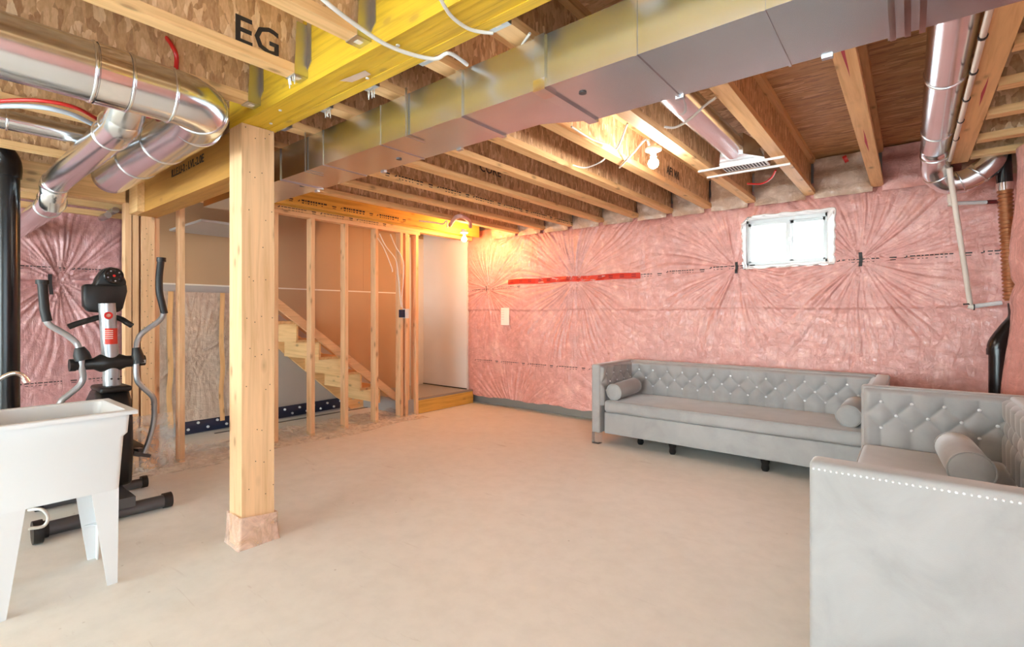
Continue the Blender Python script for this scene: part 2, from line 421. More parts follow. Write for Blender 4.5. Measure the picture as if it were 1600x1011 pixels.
# folded white edge of the sheet round the opening
lip = [(HX0 + .03, HZ0), (HX1, HZ0 + .01), (HX1 + .005, HZ1 - .01), (HX0 + .1, HZ1 + .0), (HX0 - .005, HZ1 - .06), (HX0 + .01, HZ0 + .1), (HX0 + .03, HZ0)]
pts = []
for i in range(len(lip) - 1):
    for k in range(14):
        t = k / 14; x = lip[i][0] + (lip[i + 1][0] - lip[i][0]) * t; z = lip[i][1] + (lip[i + 1][1] - lip[i][1]) * t
        pts.append((x + .004 * math.sin(k * 2.1), yb(x, z) - .006, z + .005 * math.sin(k * 1.7)))
tube('sheet_hem', pts, .007, wr, wall_back, 6, 2)
# window
win = struct(MB().box(WX0, WX1, BW, BW + .07, WZ1 - .05, WZ1).box(WX0, WX1, BW, BW + .07, WZ0, WZ0 + .035).box(WX0, WX0 + .035, BW, BW + .07, WZ0, WZ1).box(WX1 - .035, WX1, BW, BW + .07, WZ0, WZ1).build('window_1', vinyl))
WM = -.865
m = MB()
for a, b_ in ((WX0 + .035, WM + .03), ):
    m.box(a, b_, BW + .005, BW + .03, WZ1 - .075, WZ1 - .05).box(a, b_, BW + .005, BW + .03, WZ0 + .035, WZ0 + .05).box(a, a + .022, BW + .005, BW + .03, WZ0 + .03, WZ1 - .05).box(b_ - .032, b_, BW - .004, BW + .03, WZ0 + .03, WZ1 - .05)
m.build('sliding_sash', vinyl, win)
m = MB(); a, b_ = WM + .03, WX1 - .035
m.box(a, b_, BW + .035, BW + .055, WZ1 - .075, WZ1 - .05).box(a, b_, BW + .035, BW + .055, WZ0 + .035, WZ0 + .05).box(a, a + .025, BW + .035, BW + .055, WZ0 + .03, WZ1 - .05).box(b_ - .02, b_, BW + .035, BW + .055, WZ0 + .03, WZ1 - .05)
m.build('fixed_sash', vinyl, win)
box('pane', WX0 + .05, WM, BW + .015, BW + .019, WZ0 + .045, WZ1 - .07, glass, win)
box('pane', WM + .05, WX1 - .05, BW + .043, BW + .047, WZ0 + .045, WZ1 - .07, glass, win)
box('latch', WM + .02, WM + .045, BW - .02, BW - .004, 1.85, 1.885, white_plastic, win)
# printed lines along the sheet: rows of tick marks and tiny lettering
def dashes(u0, u1, zc, fn, seed, name, parent, slope=0, h=.011):
    rg = random.Random(seed); m = MB(); u = u0
    def q(a, b_, z0, z1):
        n = max(1, int((b_ - a) / .02))
        for i in range(n):
            ua, ub = a + (b_ - a) * i / n, a + (b_ - a) * (i + 1) / n
            m.add([fn(ua, z0), fn(ub, z0), fn(ub, z1), fn(ua, z1)], [(0, 1, 2, 3)])
    while u < u1:
        z = zc + slope * (u - u0)
        q(u, u + .012, z - .004, z + .004); q(u + .012, u + .02, z, z + .014); u += .035
        end = u + .24
        while u < end:
            l_ = rg.uniform(.012, .034)
            q(u, u + l_, z + .004, z + .004 + h * .8)
            if rg.random() < .8: q(u + .004, u + l_ * .8, z - .016, z - .016 + h * .5)
            u += l_ + .007
        u += .05; q(u, u + .045, z + .002, z + .012); q(u + .005, u + .04, z - .014, z - .008); u += .09
    return m.build(name, ink, parent, kind='stuff')
fnb = lambda u, z: (u, yb(u, z) - .004, z)
dashes(-2.33, -1.3, 1.605, fnb, 1, 'printed_line', wall_back, .04)
dashes(-.47, .45, 1.635, fnb, 2, 'printed_line', wall_back, .005)
dashes(-4.6, -3.9, 1.52, fnb, 5, 'printed_line', wall_back, .05)
dashes(-4.55, .5, .585, fnb, 3, 'printed_line', wall_back, -.002)
# red tape across the sheet
def strip(p, q, hw, fn, n=40, jit=0):
    return MB().grid(lambda i, j: fn(p[0] + (q[0] - p[0]) * i, p[1] + (q[1] - p[1]) * i + (j - .5) * 2 * hw + jit * math.sin(i * 17)), n, 2)
a, b_ = P(794, 441, Y=4.85), P(1001, 430, Y=4.85)
tape = strip((a.x, a.z), (b_.x, b_.z), .031, lambda u, z: (u, yb(u, z) - .006, z), 90, .004).build('red_tape', red, wall_back)
rg = random.Random(4); m = MB()
for k in range(13):
    t = (k + .5) / 13; x = a.x + (b_.x - a.x) * t; z = a.z + (b_.z - a.z) * t
    for dz in (-.012, .008): m.add([(x + o1, yb(x, z) - .012, z + dz + o2) for o1, o2 in ((-.03, 0), (.02, 0), (.02, .01), (-.03, .01))], [(0, 1, 2, 3)])
m.build('tape_print', plain('dark_red_ink', (.25, .01, .01), .5), wall_back)
for (px, py, dy_) in ((1150, 418, 18), (1345, 405, 22), (759, 451, 9)):
    p = P(px, py - dy_ / 2, Y=4.85); q = P(px - 1, py + dy_ / 2, Y=4.85)
    strip((p.x - .008, p.z), (p.x + .008, p.z), .001, fnb)
    m = MB().grid(lambda i, j: (p.x + (i - .5) * (.024 if dy_ > 10 else .012) - .008 * abs(j - .5), yb(p.x, p.z + (q.z - p.z) * j) - .012, p.z + (q.z - p.z) * j), 1, 8).build('staple_strip', ink, wall_back)
a = P(783, 481, Y=4.85); b_ = P(796, 508, Y=4.85)
tg = MB().grid(lambda i, j: (a.x + (b_.x - a.x) * i, yb(a.x, 1.2) - .012 - .006 * math.sin(i * 3), a.z + (b_.z - a.z) * j), 4, 6).build('paper_note', paper)
tag(tg, 'small white inspection slip stuck on the pink insulation wall', 'paper')
m = MB()
for k in range(5): m.box(a.x + .015, a.x + .06, yb(a.x, 1.2) - .022, yb(a.x, 1.2) - .0215, a.z - .03 - k * .03, a.z - .027 - k * .03)
m.build('faint_print', plain('grey_ink', (.35, .3, .28), .6), tg, kind='stuff')
# batts stuffed in the joist ends
JR = [-.20, -.66, -1.12, -1.50, -1.87, -2.24, -2.64, -3.03, -3.42, -3.82]
JL = [-1.14, -1.59, -2.04, -2.476, -2.92, -3.37, -3.81, -4.26, -4.72, -5.15, -5.6]
edges = [.68, .26] + JR + [-4.25]
for k in range(len(edges) - 1):
    xa, xb = edges[k + 1] + .03, edges[k] - .03; ph = k * 1.7
    mt = pink if k == 1 else batt_brown
    m = MB().grid(lambda i, j: (xa + (xb - xa) * i, 4.83 - .03 * math.sin(3.14 * i) * math.sin(3.14 * min(1, j * 1.2)) - .008 * math.sin(i * 11 + j * 7 + ph) + .01 * math.sin(j * 15 + ph), 2.17 + .33 * j), 16, 14)
    m.build('header_batt', mt, wall_back, smooth=True)

# right wall insulation
def yr(y, z):
    d = .035 * math.sin((z - .15) * 2.6) + .03 * math.sin(z * 6.5 + y) * math.exp(-((y - 4.7) / .5) ** 2) + hf_r(y, z)
    d += .10 * math.exp(-((y - 4.25) / .22) ** 2) * (.45 + .55 * abs(math.sin((z - 1.38) * 3.0)) ** .5)
    return .62 - max(.0, d)
hf_r = make_hf([(3.2, 1.6, .6), (4.78, 1.48, .35), (1.9, 1.6, .6)], 12, (1.25,), lump=.05)
MB().grid(lambda i, j: (yr(-1 + 5.86 * i, .1 + 2.1 * j), -1 + 5.86 * i, .1 + 2.1 * j), 260, 90).build('insulation', pink, wall_right, smooth=True)
# left outer wall: rose insulation
hf_l = make_hf([(.92, 1.50, .6), (-.3, 1.6, .6), (.55, 2.25, .35), (.1, .9, .4)], 21, (1.25,), lump=.05)
xl = lambda y, z: -5.99 + hf_l(y, z) + (-.08 * max(0, (y - 1.32) / .12) ** 2)
MB().grid(lambda i, j: (xl(-1.2 + 2.62 * i, .02 + 2.3 * j), -1.2 + 2.62 * i, .02 + 2.3 * j), 300, 230).build('insulation', pink_dark, wall_left, smooth=True)
fnl = lambda u, z: (xl(u, z) + .004, u, z)
dashes(-.3, 1.25, 1.61, fnl, 8, 'printed_line', wall_left); dashes(-.2, 1.2, .59, fnl, 9, 'printed_line', wall_left)
p = P(80, 428, X=-5.9); q = P(85, 460, X=-5.9)
MB().grid(lambda i, j: (xl(p.y, p.z) + .012, p.y + (i - .5) * .028 + .02 * max(0, j - .5), p.z + (q.z - p.z) * j), 1, 8).build('staple_strip', ink, wall_left)
MB().grid(lambda i, j: (-6.0 + .03 * math.sin(j * 9), 1.3 + .16 * i, .0 + 2.1 * j), 6, 30).build('poly_edge', polysheet('edge_poly', .5), wall_left, smooth=True)
rb = struct(box('trim_2', -5.93, -5.87, -1.2, 1.4, 2.19, 2.25, wood[1])); box('board', -5.95, -5.89, -1.2, 1.4, 2.115, 2.165, wood[1], rb)
# stair far wall
XF = -5.6
wsf = struct(box('wall_stair', XF - .1, XF, 1.45, 4.9, 0, 2.5, grey_board))
box('board_panel', XF, XF + .012, 1.46, 2.62, 1.5, 2.5, kraft, wsf); box('board_panel', XF, XF + .012, 2.622, 3.83, 1.5, 2.5, kraft, wsf); box('board_panel', XF, XF + .012, 3.832, 4.86, 1.5, 2.5, kraft, wsf)
box('seam_tape', XF + .012, XF + .014, 1.46, 4.4, 1.488, 1.503, plain('white_seam', (.85, .8, .7), .6), wsf)
box('board_panel', XF, XF + .011, 2.4, 4.86, .16, 1.487, grey_board, wsf)
# kraft above the stair line (lower board is paper-faced on the upper part of the flight)
m = MB().prism([(2.42, 1.487), (4.86, 1.487), (4.86, .1), (4.2, .1), (2.42, 1.42)], 0, XF + .0112, XF + .0135); m.build('paper_face', kraft, wsf)
# poly-covered white batts beside the stairs
whiteb = insul('white_batts_under_poly', (.62, .50, .40), (.78, .68, .58))
hf_w = make_hf([(1.9, .8, .5), (2.3, 1.1, .4)], 31, (), amp=.6, lump=.03)
MB().grid(lambda i, j: (XF + .02 + hf_w(1.46 + .98 * i, .14 + 1.28 * j), 1.46 + .98 * i, .14 + 1.28 * j), 70, 80).build('white_batt', whiteb, wsf, smooth=True)
for yy in (1.62, 2.08, 2.42): MB().grid(lambda i, j: (XF + .062 + .006 * math.sin(j * 20), yy + .045 * i + .006 * math.sin(j * 13 + yy), .1 + 1.32 * j), 2, 30).build('furring_strip', wood[2], wsf, smooth=True)
bx_ = empty('duct_bulkhead', (-5.1, 1.9, 1.98), 'boxed bulkhead with pale underside above the stair flight', 'bulkhead')
box('underside', -5.55, -4.75, 1.64, 2.2, 2.0, 2.02, grey_board, bx_)
# navy membrane strip at the foot
nav = empty('foundation_membrane', (XF + .05, 3, 0), 'dark navy dimpled membrane strip running along the floor behind the stairs', 'membrane')
MB().grid(lambda i, j: (XF + .03 + .02 * math.sin(j * 3.1), 1.7 + 2.45 * i, .02 + .13 * j + .02 * (i - .5)), 60, 4).build('strip', navy, nav, smooth=True)
m = MB()
for k in range(26):
    yy = 1.8 + k * .088; zz = .06 + .055 * (k % 2)
    m.tube([(XF + .045, yy, zz), (XF + .06, yy, zz)], .013, 8)
m.build('dimple', membrane_w, nav, kind='stuff')
struct(box('floor_gap_line', XF + .14, XF + .165, 2.0, 4.1, 0, .004, black_rub))  # thin black strip standing in for the dark gap line on the floor
# landing and nook wall
land = struct(box('trim_1', XF, XL - .04, 3.80, 4.86, 0, .178, landing_m))
rz = box('riser_board', XL - .04, XL, 3.93, 4.88, .005, .165, lvl_y, land)
box('dark_edge', XL - .045, XL + .004, 3.93, 4.88, .165, .182, conc_wall, land)
struct(box('wall_nook', XF, XL - .1, 4.86, 4.96, .0, 2.4, white_wall))
struct(box('baseboard_nook', XF, XL - .1, 4.85, 4.86, .178, .19, black_rub))
struct(box('wall_side', XF, XF + .016, 4.45, 4.86, .178, 2.3, white_wall))
# ------------------------------------------------------------------ stud partition
part_w = struct(MB().box(XL - .09, XL, 1.05, 3.95, 2.148, 2.186).build('wall_partition', wood_pale[1]))
box('top_plate', XL - .09, XL, 1.33, 4.86, 2.188, 2.224, wood[1], part_w)
studp = box('stud', XL - .089, XL, 2.196, 2.234, .0, 2.147, wood_pale[2], part_w)
for yy in (1.45, 2.579, 2.954, 3.331, 3.675, 3.75, 3.905, 1.095, 1.14):
    dup(studp, dy=yy - 2.215)
dup(studp, dx=-.05, dy=3.81 - 2.215)
box('header_beam', XL - .12, XL, -1.2, 1.155, 2.04, 2.205, wood[1], part_w)
lv = empty('rim_lvl', (XL + .06, 3.1, 2.2), 'long yellow printed laminated beam lying on top of the stud partition', 'beam')
box('ply', XL - .04, XL + .005, 1.5, 4.86, 2.225, 2.51, lvl_y, lv); box('ply', XL + .14, XL + .185, 1.5, 4.80, 2.21, 2.51, lvl_y, lv)
dashes(1.8, 3.9, 2.262, lambda u, z: (XL + .007, u, z), 14, 'printed_line', lv, h=.02)
dashes(1.8, 3.4, 2.205, lambda u, z: (XL + .002, u, z), 15, 'printed_line', part_w, h=.008)
dashes(1.9, 3.6, 2.25, lambda u, z: (XL + .187, u, z), 16, 'printed_line', lv, h=.02)
# poly sheet spilled along the partition foot
def pl(i, j):
    y = .75 + 3.1 * i; x = XL - .35 + .62 * j + .05 * math.sin(y * 5) * j
    z = .008 + .035 * abs(math.sin(y * 7 + j * 6)) * (1 - j) + .02 * abs(math.sin(j * 9 + y * 13)) * (1 - j * .9)
    return (x, y, z)
tag(MB().grid(pl, 90, 16).build('plastic_sheet', poly, smooth=True), 'crumpled clear plastic sheet spilling over the floor along the stud partition', 'plastic sheet')
def pl2(i, j):
    y = .95 + .42 * i; z = .42 * j
    return (XL + .03 + .05 * (1 - j) * abs(math.sin(y * 22 + j * 5)) + .02 * (1 - j), y, z + .004)
MB().grid(pl2, 30, 16).build('loose_sheet', poly, part_w, smooth=True)
# ------------------------------------------------------------------ joists
def joist(x, y0, y1, parent, w_=.08):
    f = MB().box(x - w_ / 2, x + w_ / 2, y0, y1, JB, JB + .038).box(x - w_ / 2, x + w_ / 2, y0, y1, JT - .038, JT).build('joist', wood[1], parent)
    box('web', x - .005, x + .005, y0, y1, JB + .03, JT - .03, osb_web, f); return f
BY0, BY1, BZ = 1.10, 1.278, 2.178
for x in JR: joist(x, BY1 + .004, 4.86, ceil, .078)
joist(.2575, 1.3, 4.45, ceil, .085)
for x in JL: joist(x, -6.05, BY0 - .004 if x > -4.5 else 1.5, ceil, .07)
for x in (-4.72 + .2,): pass
for yy in (1.9, 2.28, 2.66, 3.09, 3.51, 3.97, 4.36):
    f = MB().box(.305, .655, yy - .035, yy + .035, JB, JB + .038).box(.305, .655, yy - .035, yy + .035, JT - .038, JT).build('short_joist', wood[0], ceil)
    box('web', .305, .655, yy - .005, yy + .005, JB + .03, JT - .03, osb_web, f)
# red marks on the joist undersides
for x, a, c_ in ((-.2, 2.0, 2.55), (.26, 1.75, 2.2), (.26, 2.9, 3.3), (-.2, 3.3, 3.8)):
    MB().grid(lambda i, j: (x + (.012 * (j - .5)) * (1 - abs(2 * i - 1)) + .001 * math.sin(i * 9), a + (c_ - a) * i, JB - .0012), 12, 1).build('red_mark', red_ink, ceil)
# hangers
def hanger(x, yf, s, w_):
    m = MB(); y0, y1 = sorted((yf, yf + s * .06)); t = .0025
    m.box(x - w_ / 2 - t, x + w_ / 2 + t, y0, y1, JB - t * 1.5, JB - .0005)
    for k in (-1, 1):
        xa, xb = sorted((x + k * (w_ / 2 + .0005), x + k * (w_ / 2 + t)))
        ya = yf + s * .075; m.prism([(min(yf, yf + s * .06), JB - t), (max(yf, yf + s * .06), JB - t), (max(yf, yf + s * .05), JB + .22), (min(yf, yf + s * .05), JB + .22)], 0, xa, xb)
        xc, xd = sorted((x + k * (w_ / 2 + .0005), x + k * (w_ / 2 + .032))); ye, yg = sorted((yf + s * .0005, yf + s * .004))
        m.prism([(xc, JB + .03), (xd, JB + .06), (xd, JB + .23), (xc, JB + .25)] if k > 0 else [(xd, JB + .03), (xc, JB + .06), (xc, JB + .23), (xd, JB + .25)], 1, ye, yg)
    o = m.build('joist_hanger', steel, ceil)
    l_ = MB().box(x - .012, x + .014, y0 + .018, y1 - .018, JB - t * 1.5 - .001, JB - t * 1.5).build('tag_label', paper, o)
    return o
for x in JL[:6]: hanger(x, BY0, -1, .07)
for x in JR[:9]: hanger(x, BY1, 1, .078)
# adhesive drips on two hangers
rg = random.Random(3)
for x, yy in ((-2.04, BY0 - .05), (-1.87, BY1 + .05), (-2.24, BY1 + .05)):
    m = MB()
    for k in range(6):
        xx = x + rg.uniform(-.035, .03); m.tube([(xx, yy, JB), (xx + rg.uniform(-.01, .01), yy, JB - rg.uniform(.02, .05))], .0025, 5)
    m.build('glue_drip', cable_m, ceil, kind='stuff')
# main beam
beam = empty('main_beam', (-1.0, 1.19, BZ), 'yellow laminated main beam of four plies resting on the timber post', 'beam')
pw = (BY1 - BY0) / 4
for k in range(4):
    box('ply', -2.80, .65, BY0 + k * pw + (.0006 if k else 0), BY0 + (k + 1) * pw - .0006, BZ + (.003 if k in (1, 2) else 0), JT - .002, lvl, beam)
m = MB()
for x, yy in ((-2.55, 1.2), (-2.35, 1.15), (-1.75, 1.22), (-1.45, 1.14)): m.tube([(x, yy, BZ), (x, yy, BZ - .004)], .008, 6)
m.build('paint_spot', cable_m, beam)
p = P(565, 120, z=BZ); MB().add([(p.x - .1, 1.16, BZ - .0015), (p.x + .06, 1.175, BZ - .0015), (p.x + .05, 1.21, BZ - .0015), (p.x - .07, 1.2, BZ - .0015)], [(0, 1, 2, 3)]).build('masking_patch', plain('pinkish_patch', (.62, .45, .33), .6), beam)
m = MB().tube([(-1.42, BY0 - .016, 2.37), (-1.42, BY0, 2.37)], .016, 6).tube([(-1.42, BY0 - .006, 2.37), (-1.42, BY0, 2.37)], .028, 16); m.build('bolt', steel, beam)
# second lower beam
b2 = empty('lower_beam', (-3.7, 1.2, 1.955), 'amber laminated beam with black print, spanning from the post to the stud wall', 'beam')
box('ply', -4.62, -2.83, 1.145, 1.19, 1.955, 2.2, lvl_dark, b2); box('ply', -4.62, -2.83, 1.191, 1.235, 1.955, 2.2, lvl_dark, b2); box('ply', -4.62, -2.83, 1.236, 1.28, 1.955, 2.2, lvl_dark, b2)
box('end_block', -4.63, -4.40, 1.10, 1.144, 1.955, 2.19, wood[0], b2)
text('printed_text', 'ILLE.LI-2 : LVL-2.0E', .07, (-3.55, 1.1435, 2.13), (1, 0, 0), (0, 0, 1), ink, b2)
# post
post = empty('timber_post', (-2.74, 1.19, 0), 'tall built-up timber post with nail marks and plastic wrapped round its foot', 'post')
PX0, PX1 = -2.80, -2.655
for k in range(5):
    w5 = .166 / 5
    box('ply', PX0 + (.004 if k == 1 else 0), PX1 - (0.0015 if k % 2 else 0), BY0 + k * w5 + .0004, BY0 + (k + 1) * w5 - .0004, 0, BZ - .001, wood_pale[2], post)
# a smooth face board as on the photograph
box('face_board', PX1, PX1 + .002, BY0 + .0006, BY0 + .1654, .0, BZ - .001, wood_pale[2], post)
rg = random.Random(5); m = MB()
for zc in (.28, .45, .62, .80, 1.0, 1.16, 1.40, 1.55, 1.72, 1.93, 2.13):
    for yy in (BY0 + .03, BY0 + .07, BY0 + .11, BY0 + .15):
        if rg.random() < .75:
            y_, z_ = yy + rg.uniform(-.012, .012), zc + rg.uniform(-.03, .03); m.tube([(PX1 + .001, y_, z_), (PX1 + .0026, y_, z_)], .0028, 6)
m.build('nail_head', black_rub, post, kind='stuff')
def wrap(i, j):
    per = [(PX0 - .01, BY0 - .01), (PX1 + .014, BY0 - .014), (PX1 + .014, BY0 + .178), (PX0 - .01, BY0 + .178), (PX0 - .01, BY0 - .01)]
    k = min(3, int(i * 4)); t = i * 4 - k; x = per[k][0] * (1 - t) + per[k + 1][0] * t; y = per[k][1] * (1 - t) + per[k + 1][1] * t
    s = 1 + .10 * (1 - j) ** 4 + .012 * math.sin(i * 40) * (1 - j)
    return (-2.727 + (x + 2.727) * s, 1.19 + (y - 1.19) * s, .001 + (.155 + .012 * math.sin(i * 9)) * j)
MB().grid(wrap, 64, 10).build('plastic_wrap', polysheet('wrap_poly', .5, (.88, .62, .5)), post, smooth=True)
# second post
p2 = empty('corner_post', (XL - .03, 1.23, 0), 'timber corner post with nail rows under the lower beam behind the exercise machine', 'post')
for k, (a, c_) in enumerate(((1.175, 1.22), (1.2205, 1.26), (1.2605, 1.3))): box('ply', XL - .12, XL + .01 - .03 * (k == 2), a, c_, 0, 1.954, wood_pale[2], p2)
m = MB(); rg = random.Random(8)
for k in range(40): y_, z_ = rg.choice((1.19, 1.21, 1.24)) + rg.uniform(-.006, .006), .3 + k * .04; m.tube([(XL + .01, y_, z_), (XL + .012, y_, z_)], .003, 6)
m.build('nail_head', black_rub, p2, kind='stuff')
# lettering on joist webs
text('web_print', 'CORE', .10, (-2.635, 3.0, 2.36), (0, 1, 0), (0, 0, 1), ink, ceil)
def at_web(x, side, px, py): return P(px, py, X=x + side * .0065)
q = at_web(-2.04, 1, 430, 68); text('web_print', 'EG', .15, (-2.04 + .0065, P(425, 70, X=-2.04).y - .06, P(425, 70, X=-2.04).z), (0, 1, 0), (0, 0, 1), ink, ceil)
text('flange_print', 'APA MILL', .035, (-3.37 + .036, .18, JB + .019), (0, -1, 0), (0, 0, -1), ink, ceil)
text('web_print', 'AFI WI', .09, (-1.48, 3.9, 2.33), (0, 1, 0), (0, 0, 1), ink, ceil)
text('panel_stamp', 'STURD-I-FLOOR  APA', .10, (-.43, 2.9, JT - .001), (1, 0, .0), (0, 1, 0), plain('faded_ink', (.12, .06, .03), .7), ceil)
# ------------------------------------------------------------------ rectangular duct
duct = empty('trunk_duct', (-1.6, 1.6, 2.0), 'large rectangular galvanised trunk duct running diagonally across under the joists', 'duct')
DZ0, DZ1, DY0 = 2.0, 2.185, 1.43
secs = [(-4.1, 1.70, 1.70), (-2.92, 1.70, 1.70), (-2.45, 1.70, 1.70), (-1.95, 1.70, 1.70), (-1.42, 1.70, 1.70), (-1.21, 1.70, 1.70), (-1.02, 1.70, 1.80), (-.66, 1.80, 1.80), (-.30, 1.80, 1.80), (-.03, 1.80, 1.80), (.35, 1.80, 1.80), (.655, 1.80, 1.80)]
def prof(x, y1): return [(x, DY0, DZ0), (x, DY0, DZ1), (x, y1, DZ1), (x, y1, DZ0)]
ys = 1.70
for k in range(len(secs) - 1):
    xa, xb = secs[k][0], secs[k + 1][0]; ya = secs[k][2]; yb_ = 1.80 if xb > -1.1 else 1.70
    ya = 1.80 if xa > -1.1 else 1.70
    MB().loft([prof(xa, ya), prof(xb, yb_)], caps=(k == 0, k == len(secs) - 2)).build('duct_section', galv, duct)
# cross-break creases & cleats
def cleat(x, y1, w_=.012, d=.008, mt=galv):
    a = [(x - w_, DY0 - d, DZ0 - d), (x - w_, DY0 - d, DZ1 + .002), (x - w_, y1 + d, DZ1 + .002), (x - w_, y1 + d, DZ0 - d)]
    c_ = [(x + w_, *p[1:]) for p in a]
    return MB().loft([a, c_]).build('cleat', mt, duct)
for x, y1, w_, d in ((-2.92, 1.70, .006, .006), (-2.45, 1.70, .004, .003), (-1.95, 1.70, .004, .003), (-1.42, 1.70, .015, .008), (-1.02, 1.80, .022, .009), (-.66, 1.80, .005, .004), (-.30, 1.80, .004, .003), (-.03, 1.80, .02, .006), (.35, 1.8, .006, .006)):
    cleat(x, y1, w_, d)
box('foil_patch', -1.045, -.995, DY0 - .012, DY0 + .06, DZ0 - .012, DZ0 + .03, foil, duct)
for x in (-2.62, -1.75): 
    m = MB().bar((x, DY0 - .008, DZ0 - .005), (x, DY0 - .008, JB), .012, .002, (0, 1, 0)).bar((x, DY0 - .009, DZ0 - .006), (x, DY0 + .1, DZ0 - .006), .012, .002).build('hanger_strap', steel, duct)
for x, yy in ((-2.05, 1.62), (-.92, 1.55), (-2.95, 1.58)):
    MB().tube([(x, yy, DZ0 - .001), (x, yy, DZ0 - .004)], .014, 12).build('plug', dark_silver, duct)
for x in (-3.0, -2.3, -1.7, -.66, -.2): box('clip', x - .015, x + .015, 1.70 + (.1 if x > -1.1 else 0) + .001, 1.72 + (.1 if x > -1.1 else 0), DZ0 - .006, DZ0 + .012, steel, duct)
# round ducts -------------------------------------------------------
def ringed(name, loc, label, segs, r, rings, seg=28, caps=True):
    o = empty(name, loc, label, 'duct')
    smooth_angle(MB().tube(segs, r, seg, caps=caps).build('pipe', galv_round, o), 60)
    for a, c_ in rings:
        a, c_ = Vector(a), Vector(c_); d = (c_ - a).normalized() * .006
        smooth_angle(MB().tube([a - d, a - d * .5, a + d * .5, a + d], [r + .0005, r + .005, r + .005, r + .0005], seg).build('seam_ring', galv_round, o), 70)
    return o
def arc(c_, r, a0, a1, u, v_, n=8):
    c_, u, v_ = Vector(c_), Vector(u), Vector(v_)
    return [c_ + u * (r * math.cos(R(a0 + (a1 - a0) * k / n))) + v_ * (r * math.sin(R(a0 + (a1 - a0) * k / n))) for k in range(n + 1)]
XD, YD, ZD, RD = -2.37, .88, 2.10, .108
pts = [(XD, -3.0, ZD), (XD, .4, ZD), (XD, .70, ZD)] + arc((XD - .14, .72, ZD), .14, 0, 90, (1, 0, 0), (0, 1, 0), 4) + [(XD - .3, YD, ZD), (-3.3, YD, ZD), (-4.0, YD, ZD)] 
rd = ringed('large_round_duct', (XD, .4, ZD - .1), 'largest shiny round duct at upper left, bending above the timber post', pts, RD,
            [((XD, .45, ZD), (XD, .46, ZD)), ((XD, .56, ZD), (XD, .57, ZD)), ((XD, .70, ZD), (XD, .71, ZD)), ((XD - .06, .83, ZD), (XD - .1, .85, ZD)), ((XD - .24, YD, ZD), (XD - .3, YD, ZD)), ((-3.05, YD, ZD), (-3.1, YD, ZD)), ((-3.5, YD, ZD), (-3.6, YD, ZD))])
smooth_angle(MB().tube([(-3.99, YD, ZD), (-4.06, YD, ZD), (-4.09, YD, ZD + .02)], [RD, RD, RD * .8], 28).build('end_cap', galv_round, rd), 60)
smooth_angle(MB().tube([(XD, .46, ZD), (XD, .55, ZD)], RD + .003, 28, caps=False).build('foil_band', foil, rd))
MB().grid(lambda i, j: (XD - .01 + (RD + .004) * math.cos(R(-25 - 22 * j)), .66 + .035 * i, ZD + (RD + .004) * math.sin(R(-25 - 22 * j))), 1, 4).build('barcode_sticker', paper, rd)
ys2 = .65
pts = [(-2.68, ys2 + .0, 2.17), (-2.80, ys2, 2.10), (-2.98, ys2, 2.07), (-4.3, ys2, 2.06), (-4.42, ys2, 2.02), (-4.47, ys2, 1.97), (-4.56, ys2, 1.94), (-5.95, ys2 + .0, 1.93)]
ringed('branch_round_duct', (-3.5, ys2, 2.0), 'smaller shiny round duct with two elbows running to the rose insulation wall', spline(pts, 4), .072,
       [((-2.9, ys2, 2.088), (-2.95, ys2, 2.075)), ((-3.02, ys2, 2.07), (-3.1, ys2, 2.07)), ((-4.32, ys2, 2.055), (-4.4, ys2, 2.03)), ((-4.47, ys2, 1.97), (-4.5, ys2, 1.955)), ((-4.62, ys2, 1.938), (-4.7, ys2, 1.938))])
ringed('flat_left_duct', (-3.6, 0, 2.14), 'silver round duct lying straight under the joists at far left, above the small branch', [(-3.6, -1.5, 2.195), (-3.6, .45, 2.195), (-3.6, .76, 2.195)], .05, [((-3.6, .35, 2.195), (-3.6, .36, 2.195))])
rr = empty('register_duct', (-.9, 2.5, 2.2), 'round silver duct in a joist bay ending in a slotted ceiling register', 'duct')
smooth_angle(MB().tube([(-.9, 1.72, 2.29), (-.9, 3.3, 2.29), (-.9, 3.42, 2.285)], .075, 24).build('pipe', galv_round, rr), 60)
smooth_angle(MB().tube([(-.9, 1.83, 2.29), (-.9, 1.85, 2.29)], .08, 24).build('collar', galv_round, rr), 60)
A = P(1135, 268, z=2.215); 
gx0, gx1, gy0, gy1 = -1.02, -.74, 3.60, 3.72
m = MB().loft([[(-.97, 3.38, 2.225), (-.83, 3.38, 2.225), (-.83, 3.38, 2.36), (-.97, 3.38, 2.36)], [(gx0, gy0 - .06, 2.225), (gx1, gy0 - .06, 2.225), (gx1, gy0 - .0, 2.31), (gx0, gy0 - .0, 2.31)]]).box(gx0, gx1, gy0 - .06, gy1, 2.224, 2.29)
m.build('boot', galv, rr)
box('rail', -1.16, -.62, gy0 - .075, gy0 - .06, 2.196, 2.208, white_plastic, rr); box('rail', -1.16, -.62, gy1, gy1 + .015, 2.196, 2.208, white_plastic, rr)
box('grille', gx0, gx1, gy0 - .055, gy1, 2.214, 2.223, white_plastic, rr)
gs = box('slot', gx0 + .01, gx0 + .02, gy0 - .04, gy1 - .02, 2.2125, 2.2145, ink, rr)
for k in range(1, 13): dup(gs, dx=k * .0205)
